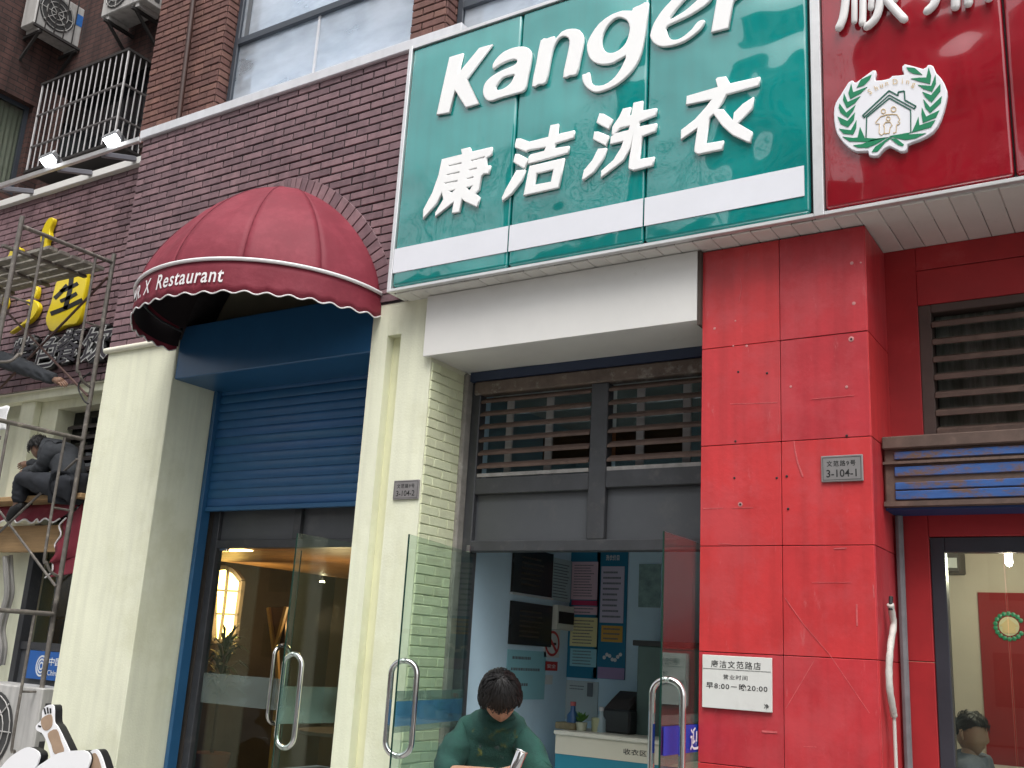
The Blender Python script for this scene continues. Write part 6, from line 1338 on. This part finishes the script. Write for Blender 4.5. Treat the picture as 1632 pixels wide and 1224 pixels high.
fin(folds(skin_mesh(grow(('pel','s1','s2','s3','nk','sha','ela','shb','elb'), .022), [e for e in E2 if all(n in ('pel','s1','s2','s3','nk','sha','ela','shb','elb') for n in e)], 'pel', 3)), 'top', mat('grey_top', (.10,.11,.14), .85, var=.3, vscale=12), SP, smooth='all')
fin(folds(skin_mesh(grow(('pel','hpa','kna','ana','hpb','knb','anb'), .020), [e for e in E2 if all(n in ('pel','hpa','kna','ana','hpb','knb','anb') for n in e)], 'pel', 3)), 'trousers', M_jeans, SP, smooth='all')
zs_ = hd.z-.80; ch = thing('stool', 'dark wooden stool under the seated person', 'stool', (hd.x,YI,-.02)); MB().box(hd.x-.2, hd.x+.2, YI-.18, YI+.2, zs_-.03, zs_).build('seat', M_dk, ch, bevel=.01)
for sx in (-.16,.16):
    for sy in (-.14,.15): MB().box(hd.x+sx-.018, hd.x+sx+.018, YI+sy-.018, YI+sy+.018, -.02, zs_-.031).build('leg', M_dk, ch)

# ================================================================== across the street (seen only as reflections)
M_far = mat('far_render', (.36,.33,.30), .85, var=.12, vscale=.6, streak=.2); M_farw = mat('far_window', (.03,.04,.05), .1)
def far_block(label, x0, x1, y0, h, nx, nz, m):
    t = thing('apartment_block', label, 'building', ((x0+x1)/2,y0,-.16), 'blocks across the street'); MB().box(x0, x1, y0-10, y0, -.16, h).build('wall', m, t)
    w = (x1-x0)/nx; ft = h/nz; w0 = None
    for i in range(nx):
        for j in range(nz):
            if w0 is None: w0 = MB().box(0, w*.5, 0, .06, 0, ft*.5).build('window', M_farw, t); o = w0
            else: o = w0.copy(); COL.objects.link(o)
            o.location = (x0+w*(i+.25), y0+.005, ft*(j+.3))
    MB().box(x0-.3, x1+.3, y0-10, y0+.4, h, h+.5).build('parapet', m, t)
far_block('tall grey apartment block across the street mirrored in the green sign', -11, 14, -27, 24, 9, 8, M_far)
far_block('low brown shop row across the street mirrored in the glass doors', -44, -15, -27, 8.5, 10, 3, mat('far_brick', (.24,.15,.12), .9, var=.15, vscale=.8))
M_leaf = mat('street_leaf', (.055,.10,.03), .6, var=.3, vscale=2); M_bark = mat('bark', (.10,.08,.06), .9, var=.2, vscale=8)
def tree(label, x, y, h, seed):
    rg = random.Random(seed); t = thing('street_tree', label, 'tree', (x,y,-.16), 'street trees'); q = MB()
    q.tube([(x,y,-.16),(x+.1,y,h*.3),(x,y+.1,h*.6)], .16, 8, rad=[.18,.13,.08]); tips = []
    for k in range(9):
        a = rg.uniform(0,6.28); e = rg.uniform(.3,1.1); L_ = h*rg.uniform(.25,.42); z0 = h*rg.uniform(.3,.6); p1 = Vector((x+math.cos(a)*math.cos(e)*L_, y+math.sin(a)*math.cos(e)*L_, z0+math.sin(e)*L_)); q.tube([(x,y,z0),p1], .05, 6, rad=[.06,.02]); tips.append(p1)
    q.build('trunk', M_bark, t, smooth=True); c = MB()
    for k in range(2600):
        p_ = rg.choice(tips)+Vector((rg.gauss(0,h*.085), rg.gauss(0,h*.085), rg.gauss(0,h*.07))); n_ = Vector((rg.gauss(0,1),rg.gauss(0,1),rg.gauss(0,1))).normalized(); u_ = n_.orthogonal().normalized()*rg.uniform(.05,.11); v_ = n_.cross(u_)*.6
        c.add([p_-u_, p_-v_, p_+u_, p_+v_], [(0,1,2,3)])
    c.build('crown', M_leaf, t)
for k, (x, y, h) in enumerate(((-16.5,-15.6,14.5),(-9,-15.6,13),(-2,-15.6,11))): tree(('leafy street tree opposite the restaurant', 'leafy street tree opposite the laundry', 'leafy street tree opposite the red shop')[k], x, y, h, 20+k)
